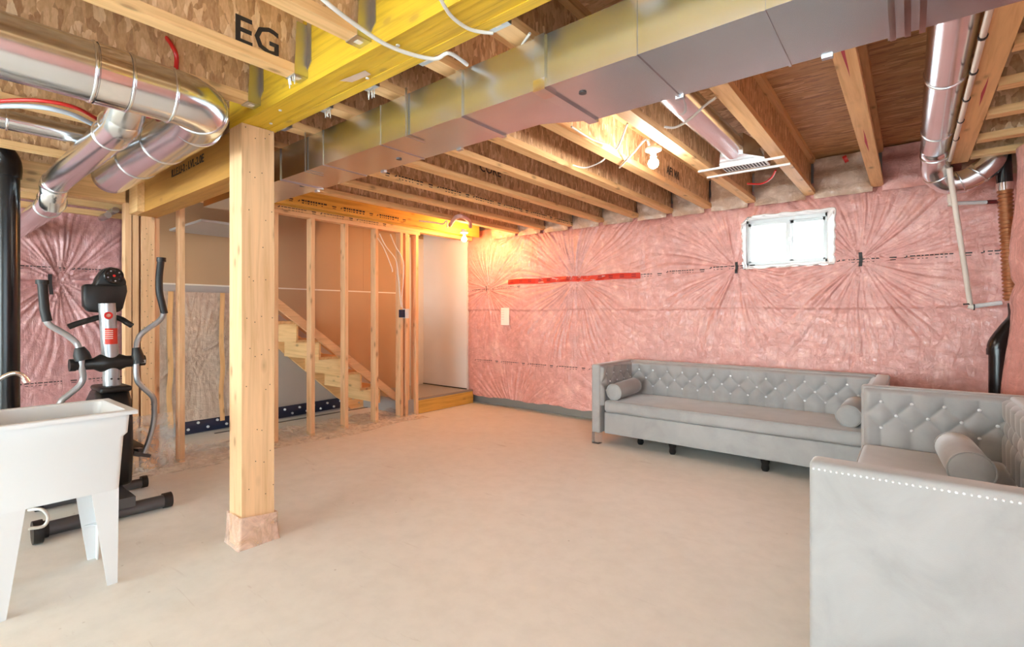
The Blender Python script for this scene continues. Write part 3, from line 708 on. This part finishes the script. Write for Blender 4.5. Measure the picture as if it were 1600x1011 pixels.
# right-hand round duct with J elbow
pts = [(.125, 1.6, 2.27), (.125, 3.9, 2.27), (.125, 4.15, 2.26), (.13, 4.32, 2.20), (.15, 4.40, 2.13), (.20, 4.44, 2.09), (.27, 4.45, 2.085), (.34, 4.45, 2.12), (.40, 4.45, 2.18), (.42, 4.45, 2.26)]
rj = ringed('dryer_duct', (.1, 3, 2.1), 'silver round duct at upper right with a segmented elbow curling before the pink wall', spline(pts, 4), .075,
       [((.125, 2.9, 2.27), (.125, 2.95, 2.27)), ((.125, 3.75, 2.27), (.125, 3.8, 2.27)), ((.128, 4.22, 2.24), (.13, 4.3, 2.2)), ((.147, 4.385, 2.14), (.165, 4.42, 2.11)), ((.20, 4.44, 2.09), (.23, 4.45, 2.087)), ((.26, 4.45, 2.085), (.3, 4.45, 2.1)), ((.34, 4.45, 2.12), (.38, 4.45, 2.16))])
tube('grey_conduit', [(.203, 1.9, 2.195), (.203, 3.0, 2.195), (.2, 4.25, 2.19)], .011, white_pipe, None, 8)
tag(bpy.data.objects['grey_conduit'], 'thin pale pipe strapped along the side of the last joist at upper right', 'pipe')
# ------------------------------------------------------------------ pipes
for k in range(6):
    tube('conduit_clip', [(.203, 2.1 + k * .33, 2.195), (.203, 2.112 + k * .33, 2.195)], .015, ink, ceil, 10, 1)
for x in (-.045, -.012, .02):
    box('foil_tape', x, x + .014, DY0 + .01, 1.808, DZ0 - .0085, DZ0 - .0065, foil, duct)
dashes(-1.6, 1.0, JT - .019, lambda u, z: (-1.59 + .036, u, z), 41, 'flange_print', ceil, h=.012)
dashes(-1.6, 1.0, JT - .019, lambda u, z: (-2.04 + .036, u, z), 42, 'flange_print', ceil, h=.012)
dashes(1.9, 4.6, JB + .019, lambda u, z: (-3.03 + .04, u, z), 43, 'flange_print', ceil, h=.012)
st = empty('soil_stack', (-4.5, .44, 0), 'thick glossy black vertical drain pipe at the far left edge behind the sink', 'pipe')
smooth_angle(MB().tube([(-4.5, .44, 0), (-4.5, .44, 2.12)], .062, 24).build('pipe', black_abs, st), 60)
smooth_angle(MB().tube(spline([(-4.5, .44, 2.08), (-4.5, .44, 2.17), (-4.5, .40, 2.24), (-4.5, .3, 2.32)], 4), .07, 24).build('elbow', black_abs, st), 60)
tube('blue_pipe', [P(-60, 172, z=2.17), P(0, 166, z=2.17), P(60, 167, z=2.17), P(110, 178, z=2.17), P(150, 197, z=2.17)], .012, blue_pex, None, 8)
tag(bpy.data.objects['blue_pipe'], 'curved pale blue water pipe under the joists at upper left', 'pipe')
tube('red_pipe', [P(-60, 165, z=2.18), P(0, 158, z=2.18), P(60, 157, z=2.18), P(115, 167, z=2.18), P(155, 188, z=2.18)], .009, red_pex, None, 8)
tag(bpy.data.objects['red_pipe'], 'dark red water pipe curving beside the pale blue pipe', 'pipe')
tube('red_loop', [(-2.28, .74, 2.42), (-2.28, .76, 2.36), (-2.3, .77, 2.30), (-2.33, .76, 2.24), (-2.34, .74, 2.18)], .013, red_pex, None, 10)
a = [P(257, 55, z=2.40), P(268, 70, z=2.34), P(276, 90, z=2.29), P(273, 125, z=2.22)]
bpy.data.objects.remove(bpy.data.objects['red_loop'])
tag(tube('red_hose', a, .009, red_pex, None, 10), 'bright red pipe dropping between joists onto the large round duct', 'pipe')
tag(tube('white_trap', [P(213, 172, z=2.2), P(215, 190, z=2.14), P(218, 200, z=2.11), P(212, 206, z=2.1), P(198, 205, z=2.1)], .014, white_pipe, None, 10), 'small white curved drain pipe between the two round ducts', 'pipe')
tag(tube('red_stub', [P(228, 180, z=2.16), P(240, 181, z=2.16)], .014, red_pex, None, 10, 1), 'short red pipe stub under the large round duct', 'pipe')
for py, y_ in ((294, 300), (326, 330)): pass
for px, py in ((181, 328), (169, 336)):
    p = P(px, py, X=-5.7); smooth_angle(MB().tube([(p.x, p.y, p.z), (p.x - .3, p.y, p.z)], .028, 12).build('capped_sleeve', steel, wall_left))
# right corner pipes
vc = empty('vacuum_pipe', (.2, 4.5, .9), 'thin white plastic piping hanging in front of the pink wall at right', 'pipe')
a = P(1483, 262, Y=4.3); bq = P(1516, 476, Y=4.72)
tube('long_pipe', [a, bq], .016, white_pipe, vc, 10, 1)
a2 = P(1484, 265, Y=4.5); b2_ = P(1485, 316, Y=4.62); tube('short_pipe', [a2, b2_], .017, white_pipe, vc, 10, 1)
tube('side_pipe', [P(1486, 318, Y=4.62), P(1541, 316, Y=4.72)], .013, white_plastic, vc, 10, 1); tube('coupling', [P(1541, 316, Y=4.72), P(1560, 315, Y=4.75)], .014, plain('maroon', (.12, .02, .02), .4), vc, 10, 1)
tube('side_pipe', [P(1518, 479, Y=4.72), P(1565, 473, Y=4.75)], .015, white_plastic, vc, 10, 1)
for p, q in ((P(1513, 478, Y=4.72), P(1522, 480, Y=4.72)), (P(1482, 318, Y=4.62), P(1490, 319, Y=4.62))): tube('elbow', [p, q], .019, white_pipe, vc, 10, 1)
for p, q in ((P(1511, 474, Y=4.72), P(1511.2, 476.5, Y=4.72)), (P(1483, 260, Y=4.4), P(1483, 263, Y=4.4)), (P(1521, 480, Y=4.715), P(1523, 480, Y=4.715))): tube('clamp', [p, q], .022, ink, vc, 10, 1)
fx = empty('gas_flex_riser', (.42, 4.6, 0), 'ribbed copper-coloured flexible riser with black pipe ends in the right corner', 'pipe')
p0, p1 = P(1570, 292, Y=4.5), P(1580, 470, Y=4.5)
n = 150; m = MB(); pt = [p0.lerp(p1, k / n) for k in range(n + 1)]
m.tube(pt, [.036 + .005 * math.sin(2 * math.pi * k / 5) for k in range(n + 1)], 18); smooth_angle(m.build('ribbed_hose', copper, fx), 70)
tube('black_top', [P(1567, 238, Y=4.5), P(1570, 290, Y=4.5)], .04, black_abs, fx, 18, 1)
tube('foil_collar', [P(1570, 286, Y=4.5), P(1570.5, 298, Y=4.5)], .043, foil, fx, 18, 1)
dp = empty('corner_drain', (.3, 4.55, 0), 'black drain pipe with an offset elbow standing behind the second sofa', 'pipe')
e0 = P(1559, 545, Y=4.5)
tube('pipe', [(e0.x, 4.5, 0), (e0.x, 4.5, e0.z)], .045, black_abs, dp, 20, 1)
tube('elbow', [(e0.x, 4.5, e0.z - .02), (e0.x, 4.5, e0.z + .03), (e0.x + .05, 4.53, e0.z + .12), (e0.x + .1, 4.56, e0.z + .2), (e0.x + .1, 4.56, e0.z + .3)], .05, black_abs, dp, 20, 4)
smooth_angle(MB().tube([(e0.x, 4.5, e0.z - .04), (e0.x, 4.5, e0.z)], .056, 20).build('hub', black_abs, dp))
# ------------------------------------------------------------------ bulbs
def lampholder(name, c_, label, mt, zt):
    o = empty(name, c_, label, 'light bulb')
    x, y, z = c_
    smooth_angle(MB().tube([(x, y, z + .005), (x, y, z), (x, y, z - .012), (x, y, z - .02), (x, y, z - .022)], [.045, .05, .047, .028, .02], 24).build('holder', porcelain, o), 50)
    smooth_angle(MB().tube([(x, y, z - .022), (x, y, z - .05)], .019, 16).build('socket', porcelain, o), 50)
    cz = z - .088; rr_ = .032
    smooth_angle(MB().tube([(x, y, cz + rr_ * 1.2), (x, y, cz + rr_ * .8), (x, y, cz + rr_ * .5)] + [(x, y, cz - rr_ * math.sin(R(a))) for a in range(0, 90, 15)] + [(x, y, cz - rr_)],
        [.014, .018, rr_ * .86] + [rr_ * math.cos(R(a)) for a in range(0, 90, 15)] + [.002], 20).build('bulb', mt, o), 60)
    smooth_angle(MB().tube([(x, y, z + .006), (x, y, zt)], .04, 8).build('junction_box', steel, o), 30)
    return o
lampholder('bulb_near', (-1.215, 2.88, 2.205), 'glowing white bulb in a porcelain holder under the joists, nearer of the two', bulb_white, 2.26)
lampholder('bulb_far', (-4.22, 4.32, 2.20), 'glowing warm bulb near the far doorway corner, farther of the two', bulb_warm, 2.23)
bpy.data.objects['bulb_near'].name = 'ceiling_bulb'; bpy.data.objects['bulb_far'].name = 'ceiling_bulb.001'
# ------------------------------------------------------------------ cables
def cable(pxs, label, z=None, X=None, Y=None, r=.006):
    pts = []
    for p in pxs:
        if len(p) == 3: pts.append(P(p[0], p[1], z=p[2]))
        else: pts.append(P(p[0], p[1], z=z, X=X, Y=Y))
    tag(tube('cable', pts, r, cable_m, None, 8, 6), label, 'cable')
cable([(490, -14, 2.2), (520, 12, 2.18), (560, 42, 2.17), (600, 68, 2.16), (640, 84, 2.16), (680, 92, 2.165), (702, 83, 2.18), (730, 101, 2.19)], 'thick white cable swooping across the yellow beam at top', r=.0075)
cable([(686, -6, 2.17), (705, 25, 2.165), (735, 46, 2.165), (770, 52, 2.17)], 'grey cable looping under the beam near the top centre', r=.006)
cable([(893, 198, 2.2), (925, 218, 2.2), (950, 227, 2.2), (962, 234, 2.2), (972, 215, 2.25), (980, 193, 2.28)], 'white cable sagging between joists left of the near bulb', r=.006)
cable([(968, 262, 2.2), (990, 238, 2.2), (1008, 218, 2.2), (1014, 226, 2.19)], 'white cable feeding the near bulb holder', r=.006)
cable([(1038, 198, 2.2), (1055, 199, 2.19), (1078, 186, 2.19), (1100, 166, 2.2), (1119, 152, 2.21)], 'white cable crossing below the register duct', r=.006)
cable([(895, 258, 2.2), (915, 262, 2.19), (940, 252, 2.2), (950, 240, 2.24)], 'white cable loop between joists below the trunk duct', r=.005)
cable([(828, 52, 2.2), (812, 80, 2.19), (822, 100, 2.19), (842, 110, 2.2)], 'pale cable drooping behind the trunk duct front edge', r=.005)
for k, pts in enumerate(([(593, 365), (603, 385), (618, 405), (622, 430), (625, 460), (627, 480)], [(610, 366), (618, 385), (630, 408), (630, 440), (628, 465), (629, 482)], [(590, 372), (600, 388), (612, 418), (613, 425)])):
    tag(tube('cable', [P(a, c_, X=XL + .012) for a, c_ in pts], .006, cable_m, None, 8, 5), ['white cable curving down the stud nearest the switch box, left one', 'white cable curving down to the switch box, right one', 'short cable crossing the stud bay left of the switch box'][k], 'cable')
tag(tube('wire_bundle', [P(703, 352, z=2.2), P(712, 340, z=2.2), P(722, 338, z=2.2), P(733, 345, z=2.2), (P(735, 354, z=2.17))], .022, plain('pink_foam', (.72, .42, .38), .6), None, 8, 4), 'pinkish insulated wire bundle hanging above the far bulb', 'wire bundle')
tag(tube('cable', [P(655, 345, z=2.2), P(680, 348, z=2.2), P(692, 350, z=2.19), P(698, 345, z=2.2), P(699, 355, z=2.17)], .008, cable_m, None, 8, 5), 'white cable left of the pinkish wire bundle', 'cable')
tag(tube('red_line', [P(1168, 287, z=2.2), P(1190, 287, z=2.2), P(1205, 278, z=2.2), P(1212, 266, z=2.22)], .007, red_pex, None, 8, 5), 'thin red pipe looping behind the ceiling register', 'pipe')
tag(tube('red_wad', [P(1318, 250, Y=4.72), P(1324, 247, Y=4.72)], .03, red_pex, None, 8, 2), 'red foam wad between joists above the window', 'foam wad')
# switch box
sb = empty('switch_box', tuple(P(632, 490, X=XL + .01)), 'small white and dark switch box on the studs beside the far doorway', 'switch')
p = P(632, 490, X=XL + .01)
box('back_box', XL + .001, XL + .045, p.y - .075, p.y - .02, p.z - .045, p.z + .045, navy, sb); box('cover', XL + .001, XL + .05, p.y - .02, p.y + .035, p.z - .055, p.z + .055, white_plastic, sb)
box('toggle', XL + .05, XL + .058, p.y, p.y + .012, p.z - .012, p.z + .012, white_plastic, sb)
# ------------------------------------------------------------------ stairs
sr = empty('staircase', (-5.1, 3.1, 0), 'unfinished wooden staircase rising leftwards behind the stud partition', 'stairs')
XS0, XS1 = -4.76, -5.54
SL = .77; zt = lambda y: .291 + (3.69 - y) * SL
y_top = 2.0
MB().prism([(3.71, zt(3.71)), (3.71, zt(3.71) - .10), (y_top, zt(y_top) - .10), (y_top, zt(y_top))], 0, XS0 - .038, XS0).build('skirt', wood_pale[1], sr)
MB().prism([(3.80, .0), (3.80, .30), (2.34, zt(2.34) + .06), (2.34, zt(2.34) - .20), (3.62, .0)], 0, XS1 - .04, XS1).build('stringer', wood[1], sr)
for k in range(8):
    zz = .37 + .19 * k; yy = 3.52 - .247 * k
    if yy < 2.45: break
    box('riser', XS1, XS0 - .04, yy - .02, yy, zz - .20, zz - .028, wood[0], sr)
    box('tread', XS1, XS0 - .04, yy - .27, yy + .025, zz - .027, zz, wood[0], sr)
# ------------------------------------------------------------------ sofas
def tuft(u, z, p, q, zlo, zhi, u0, dep=.028):
    """depth of the padded surface at length u, height z (buttons on a diamond lattice)"""
    zz = min(max(z, zlo), zhi)
    a = (u - u0) / p + (zz - zlo) / (2 * q); b_ = (u - u0) / p - (zz - zlo) / (2 * q)
    f = (abs(math.sin(math.pi * a)) * abs(math.sin(math.pi * b_))) ** .45
    if z > zhi: k = min(1, (z - zhi) / .09); f = f * (1 - k) + k * 1
    if z < zlo: k = min(1, (zlo - z) / .1); f = f * (1 - k * .3) + k * .25
    return dep * f
btn = None
def button_mesh():
    m = MB().tube([(0, 0, 0), (0, -.004, 0), (0, -.009, 0), (0, -.011, 0)], [.0095, .0095, .006, .001], 8)
    me = bpy.data.meshes.new('button'); me.from_pydata(m.v, [], m.f); me.materials.append(crystal); return me
BM = button_mesh()
def crystal_btn(loc, rot, parent):
    o = bpy.data.objects.new('button', BM); COL.objects.link(o); o.location = loc; o.rotation_euler = (0, 0, rot); o.parent = parent
def sofa(loc, rotz, L_, D, Hs, label, p_arm=.145):
    o = empty('tufted_sofa', loc, label, 'sofa', rotz=rotz); W[o] = Vector((0, 0, 0))
    at, bt = .115, .10; zl = .105
    # frames
    for x0, x1 in ((0, at), (L_ - at, L_)):
        a = box('arm', x0 + (.03 if x0 > 0 else 0), x1 - (.03 if x0 == 0 else 0), 0, D, zl, Hs, vel, o); bevel(a, .014, 3)
    bk = box('back', at - .03, L_ - at + .03, D - bt, D, zl, Hs, vel, o); bevel(bk, .014, 3)
    bs = box('base', at, L_ - at, .03, D - bt, zl, .30, vel, o); bevel(bs, .01, 2)
    # padded back
    pb, qb = .145, .078
    zr = [Hs - .246, Hs - .246 + qb * 1, Hs - .246 + qb * 2]
    n = int(L_ * 110)
    xa, xb = at + .0, L_ - at - .0
    def fbk(i, j):
        x = xa + (xb - xa) * i; z = .36 + (Hs - .012 - .36) * j
        d = tuft(x, z, pb * 1, qb, zr[0], zr[2], xa + .07, .034) + .012
        e = min(1, (1 - j) / .06); d *= math.sqrt(max(0, e))
        return (x, D - bt + .012 - d, z)
    MB().grid(fbk, n, 50).build('tufted_back', vel, o, smooth=True)
    for r_ in range(3):
        k = 0
        while True:
            x = xa + .07 + pb * (k + (.5 if r_ % 2 else 0)); k += 1
            if x > xb - .03: break
            crystal_btn((x, D - bt - .006, zr[r_]), 0, o)
    # padded arms (inner face)
    for side in (0, 1):
        xi = at - .03 if side == 0 else L_ - at + .03; s = 1 if side == 0 else -1
        ya, yb2 = .012, D - bt - .0
        zlo = Hs - .246
        def fa(i, j):
            y = ya + (yb2 - ya) * i; z = .36 + (Hs - .012 - .36) * j
            d = tuft(y, z, p_arm, .078, zlo, zlo + .156, .10, .028) + .008
            e = min(1, (1 - j) / .06) * min(1, i / .04); d *= math.sqrt(max(0, e))
            return (xi + s * (d - .004), y, z)
        MB().grid(fa, 76, 50).build('tufted_arm', vel, o, smooth=True)
        for r_ in range(3):
            for k in range(6):
                y = .10 + p_arm * (k + (.5 if r_ % 2 else 0))
                if y > yb2 - .02: break
                crystal_btn((xi + s * .014, y, zlo + .078 * r_), math.pi / 2 * (1 if side == 0 else -1), o)
    # seat cushion
    c_ = box('seat_cushion', at + .004, L_ - at - .004, .012, D - bt - .02, .302, .41, vel, o); bevel(c_, .03, 4)
    tube('piping', [(at + .03, .014, .402), (L_ / 2, .012, .402), (L_ - at - .03, .014, .402)], .0035, vel, o, 6, 2)
    # studs on both arm tops (outer face trim)
    m = MB()
    for xo, s in ((0, -1), (L_, 1)):
        for k in range(int(D / .0145)):
            y = .012 + k * .0145; m.tube([(xo, y, Hs - .022), (xo + s * .004, y, Hs - .022)], [.004, .002], 6)
    m.build('stud_trim', crystal, o, kind='stuff')
    for x, y in ((.0, .01), (L_ - .07, .01), (.0, D - .08), (L_ - .07, D - .08)): box('leg', x, x + .07, y, y + .07, 0, zl, acr, o)
    for x, y in ((L_ * .17, .25), (L_ * .33, .12), (L_ * .66, .12)): smooth_angle(MB().tube([(x, y, 0), (x, y, .02), (x, y, .05), (x, y, zl)], [.022, .03, .026, .04], 12).build('support_foot', black_abs, o, label='black support foot'), 40)
    return o
s1 = sofa((-2.31, 4.05, 0), 0, 2.19, .74, .735, 'long grey velvet tufted sofa against the pink wall under the window')
s2 = sofa((-.237, 3.84, 0), R(-90), 2.12, .755, .76, 'grey velvet tufted sofa at the right edge, its studded arm towards the viewer')
def bolster(name, a, b_, r, label):
    a, b_ = Vector(a), Vector(b_); d = (b_ - a).normalized(); Ln = (b_ - a).length
    ks = [(0, .001), (.002, r * .6), (.004, r * .93), (.012, r), (Ln * .5, r * 1.02), (Ln - .012, r), (Ln - .004, r * .93), (Ln - .002, r * .6), (Ln, .001)]
    o = MB().tube([a + d * t for t, _ in ks], [q for _, q in ks], 28).build('bolster', vel); smooth_angle(o, 60)
    for t in (.008, Ln - .008): 
        c_ = a + d * t; u = d.cross(Vector((0, 0, 1))).normalized(); v_ = d.cross(u)
        smooth_angle(MB().tube([c_ + (u * math.cos(k * math.pi / 12) + v_ * math.sin(k * math.pi / 12)) * (r + .001) for k in range(25)], .004, 6).build('piping', vel, o), 80)
    tag(o, label, 'cushion')
bolster('b', (-2.11, 4.10, .487), (-2.10, 4.52, .505), .074, 'round grey bolster at the left arm of the long sofa')
bolster('b', (-.335, 4.16, .487), (-.32, 4.56, .50), .076, 'round grey bolster at the right arm of the long sofa')
bolster('b', (.215, 3.02, .495), (.185, 3.50, .495), .083, 'pale grey bolster lying on the nearer sofa at the right')
# ------------------------------------------------------------------ laundry sink
sk = empty('laundry_sink', (-2.95, .43, 0), 'white plastic laundry tub on four tapered legs at left', 'sink')
def rr_ring(x0, x1, y0, y1, z, r, n=4):
    out = []
    for cx_, cy_, a0 in ((x1 - r, y1 - r, 0), (x0 + r, y1 - r, 90), (x0 + r, y0 + r, 180), (x1 - r, y0 + r, 270)):
        out += [(cx_ + r * math.cos(R(a0 + 90 * k / n)), cy_ + r * math.sin(R(a0 + 90 * k / n)), z) for k in range(n + 1)]
    return out
X0, X1, Y0, Y1 = -3.19, -2.70, .17, .68
rings = [rr_ring(X0 + .05, X1 - .055, Y0 + .055, Y1 - .055, .42, .02), rr_ring(X0 + .035, X1 - .038, Y0 + .042, Y1 - .042, .655, .02), rr_ring(X0 + .022, X1 - .027, Y0 + .03, Y1 - .03, .67, .02),
         rr_ring(X0 + .018, X1 - .022, Y0 + .024, Y1 - .024, .752, .02), rr_ring(X0, X1, Y0, Y1, .754, .006), rr_ring(X0, X1, Y0, Y1, .768, .006), rr_ring(X0 + .004, X1 - .004, Y0 + .004, Y1 - .004, .772, .006),
         rr_ring(X0 + .03, X1 - .035, Y0 + .035, Y1 - .035, .772, .025), rr_ring(X0 + .036, X1 - .04, Y0 + .04, Y1 - .04, .765, .03), rr_ring(X0 + .06, X1 - .065, Y0 + .07, Y1 - .07, .47, .05), rr_ring(X0 + .1, X1 - .1, Y0 + .11, Y1 - .11, .45, .04)]
smooth_angle(MB().loft(rings).build('tub', white_plastic, sk), 35)
for sx, sy2 in ((1, 1), (1, -1), (-1, 1), (-1, -1)):
    ox = X1 - .058 if sx > 0 else X0 + .053; oy = Y1 - .058 if sy2 > 0 else Y0 + .058
    m = MB(); t = .006
    def Lp(z, arm, off):
        x, y = ox - sx * off, oy - sy2 * off
        return [(x, y, z), (x - sx * arm, y, z), (x - sx * arm, y - sy2 * t, z), (x - sx * t, y - sy2 * t, z), (x - sx * t, y - sy2 * arm, z), (x, y - sy2 * arm, z)]
    m.loft([Lp(0, .036, .004), Lp(.425, .095, 0)])
    for z in (.17, .36):
        a = .036 + .059 * z / .42; x, y = ox - sx * .007, oy - sy2 * .007
        m.add([(x, y, z), (x - sx * (a - .01), y, z), (x - sx * .007, y - sy2 * (a - .01), z), (x, y, z + .004), (x - sx * (a - .01), y, z + .004), (x - sx * .007, y - sy2 * (a - .01), z + .004)], [(0, 1, 2), (3, 5, 4), (0, 3, 4, 1), (1, 4, 5, 2), (2, 5, 3, 0)])
    m.build('leg', white_plastic, sk)
fa = empty('faucet', (-3.0, .2, .772), 'chrome gooseneck faucet curving over the laundry tub', 'faucet')
a = [(-3.0, .2, .772), (-3.0, .2, .84), P(-20, 606, X=-2.97), P(5, 589, X=-2.96), P(22, 583, X=-2.95), P(34, 586, X=-2.95), P(40, 593, X=-2.95)]
tube('spout', a, .0085, chrome, fa, 12, 6); tube('aerator', [P(38, 591, X=-2.95), P(42, 597, X=-2.95)], .012, chrome, fa, 12, 1)
smooth_angle(MB().tube([(-3.0, .2, .772), (-3.0, .2, .79)], .022, 16).build('base', chrome, fa))
tag(tube('drain_hose', [P(0, 715, X=-3.1), P(3, 760, X=-3.1), P(2, 840, X=-3.15)], .012, cable_m, None, 8, 4), 'pale hose at the extreme left beside the tub', 'hose')
tag(tube('drain_hose', [P(45, 797, X=-3.5), P(65, 796, X=-3.45), P(75, 808, X=-3.45), P(68, 822, X=-3.45), P(44, 826, X=-3.45)], .008, cable_m, None, 8, 6), 'pale cord looped on the black wheel under the tub', 'cord')
# ------------------------------------------------------------------ elliptical trainer
el = empty('elliptical_trainer', (-3.9, .84, 0), 'silver and black elliptical exercise machine behind the laundry tub', 'exercise machine')
XE = -3.9
E = lambda px, py, dx=0: P(px, py, X=XE + dx)
tube('front_stabiliser', [(-3.62, .50, .045), (-3.60, 1.04, .045)], .038, dark_silver, el, 18, 1)
tube('rear_stabiliser', [(-4.12, .55, .04), (-4.12, 1.06, .04)], .032, dark_silver, el, 18, 1)
for x, y0, y1, r in ((-3.602, 1.03, 1.075, .045), (-3.622, .46, .51, .045), (-4.12, 1.05, 1.085, .04), (-4.12, .52, .555, .04)):
    smooth_angle(MB().tube([(x, y0, .045), (x, y1, .045)], r, 18).build('end_cap', black_rub, el), 50)
for y in (.44,): smooth_angle(MB().tube([(-3.56, y, .06), (-3.56, y + .04, .06)], .06, 20).build('wheel', black_rub, el), 50)
MB().box(-4.4, -3.55, .80, .88, .07, .13).build('frame_rail', dark_silver, el)
pr = [(-3.80, .13), (-3.77, .35), (-3.78, .55), (-3.81, .67), (-3.88, .74), (-4.02, .73), (-4.2, .62), (-4.33, .4), (-4.33, .13)]
bevel(MB().prism([(x, z) for x, z in pr], 1, .755, .93).build('shroud', black_pl, el), .03, 3)
bevel(MB().box(-4.05, -3.79, .765, .925, .72, .755).build('shroud_cap', black_pl, el), .015, 2)
tube('mast', [E(177, 630), E(167, 474)], .043, silver, el, 24, 1)
tube('mast_sleeve', [E(176, 615), E(173.5, 585)], .0445, silver, el, 24, 1)
for px, py in ((174, 592), (174, 604), (185, 592), (185, 604)):
    p = E(px, py, .044 if px < 180 else .036); smooth_angle(MB().tube([p, p + Vector((.006, 0, 0))], .006, 8).build('screw', ink, el))
def patch(px0, py0, px1, py1, name, mt, par=el):
    a, c_ = E(px0, py0), E(px1, py1); ax = E((px0 + px1) / 2, (py0 + py1) / 2); 
    def g(i, j):
        y = a.y + (c_.y - a.y) * i; z = a.z + (c_.z - a.z) * j; r = .0445
        px = 167 + (ax.z and (py0 + (py1 - py0) * j - 474) / 156 * 10); cy2 = E(px, 500).y
        dd = max(-.98, min(.98, (y - cy2) / r)); return (XE + r * math.sqrt(1 - dd * dd) + .0015, y, z)
    return MB().grid(g, 12, 6).build(name, mt, par, smooth=True)
lb = patch(161, 513, 182, 537, 'warning_label', red)
m = MB()
for k in range(5):
    z = E(170, 517 + k * 3, 0).z; m.box(XE + .0462, XE + .0468, .80, .84, z, z + .004)
m.build('label_print', paper, el)
p = E(169.5, 493, .045); smooth_angle(MB().tube([p, p + Vector((.003, 0, 0))], [.023, .021], 20).build('emblem', red_pex, el)); smooth_angle(MB().tube([p + Vector((.002, 0, 0)), p + Vector((.005, 0, 0))], [.013, .011], 20).build('emblem_ring', chrome, el))
# console
out = [(133, 447), (137, 443), (150, 444), (155, 432), (163, 421), (174, 416), (185, 418), (193, 425), (199, 438), (202, 446), (203, 455), (196, 482), (189, 488), (165, 489), (142, 487), (134, 478)]
bevel(MB().prism([(E(a, c_).y, E(a, c_).z) for a, c_ in out], 0, XE - .12, XE - .045).build('console', black_pl, el), .012, 2)
bevel(MB().prism([(E(a, c_).y, E(a, c_).z) for a, c_ in ((150, 446), (156, 432), (164, 421), (175, 417), (186, 420), (194, 428), (199, 440), (199, 446))], 0, XE - .047, XE - .015).build('console_hood', black_pl, el), .01, 2)
dc = E(178, 431, -.012)
smooth_angle(MB().tube([dc, dc + Vector((.008, 0, 0))], [.052, .047], 28).build('dial', black_abs, el), 40)
smooth_angle(MB().tube([dc + Vector((.008, 0, 0)), dc + Vector((.011, 0, 0))], [.008, .007], 16).build('dial_emblem', red_pex, el), 40)
for k in range(9):
    a = R(k * 40); c_ = dc + Vector((.0075, .033 * math.cos(a), .033 * math.sin(a))); MB().tube([c_, c_ + Vector((.003, 0, 0))], .0045, 8).build('dial_mark', silver if k % 2 else ink, el)
tube('fixed_handlebar', [E(107, 511, .0), E(120, 506), E(140, 500), E(155, 496, -.03), E(172, 495, -.05), E(188, 498, -.03), E(198, 504), E(206, 509)], .017, black_rub, el, 12, 4)
cb = [(108, .045), (118, .045), (119, .039), (146, .043), (156, .066), (185, .066), (197, .045), (222, .041), (226, .041)]
smooth_angle(MB().tube([E(a, 571 - (a - 108) * .07) for a, _ in cb], [r * .82 for _, r in cb], 20).build('cross_axle', black_pl, el), 60)
rt = [E(213, 550, .03), E(213.5, 590, .03), E(222, 604, .03), E(237, 618, .03), E(241, 630), E(240, 660), E(232, 690), E(223, 711)]
tube('swing_arm', [E(257, 484, .0), E(250, 500), E(224, 519), E(215, 532), E(213, 552, .02)] + rt[1:], .0165, silver, el, 14, 5)
tube('grip', [E(252, 404), E(249, 430), E(249, 455), E(254, 478), E(257, 490)], .021, black_rub, el, 14, 5)
smooth_angle(MB().tube([E(252, 402.5), E(252, 409)], .027, 16).build('grip_cap', black_rub, el), 50)
tube('swing_arm', [E(72, 498, .0), E(78, 508), E(105, 524), E(120, 537), E(126, 552, .02), E(128, 575, .02), E(130, 590), E(124, 603), E(106, 618), E(93, 632), E(80, 680)], .0165, silver, el, 14, 5)
tube('grip', [E(66, 439), E(68, 465), E(70, 485), E(74, 502)], .023, black_rub, el, 14, 5)
smooth_angle(MB().tube([E(66, 437.5), E(66, 444)], .03, 16).build('grip_cap', black_rub, el), 50)
smooth_angle(MB().tube([E(213, 543, .02), E(215, 556, .02), E(217, 567, .02)], [.022, .034, .038], 14).build('pivot_cover', black_rub, el), 50)
smooth_angle(MB().tube([E(124, 543, .02), E(127, 553, .02), E(130, 562, .02)], [.024, .04, .042], 14).build('pivot_cover', black_rub, el), 50)
MB().box(XE - .0, XE + .05, E(208, 565).y, E(224, 565).y, E(215, 567).z, E(215, 562).z).build('pivot_plate', silver, el)
MB().bar(E(208, 708), E(234, 712), .04, .022).build('pedal_bracket', dark_silver, el)
for y in (.66, 1.0):
    MB().bar((-3.9, y, .30), (-4.5, y - .0, .22), .035, .05).build('pedal_arm', dark_silver, el); bevel(MB().box(-4.35, -4.02, y - .06, y + .06, .28, .31).build('pedal', black_rub, el), .01, 2)
# ------------------------------------------------------------------ groups of repeats
GR = {'tufted_sofa': 'grey tufted sofas', 'bolster': 'round grey bolsters', 'ceiling_bulb': 'bare ceiling bulbs', 'cable': 'loose electrical cables'}
for o in scene.objects:
    k = o.name.split('.')[0]
    if k in GR and o.parent is None: o['group'] = GR[k]
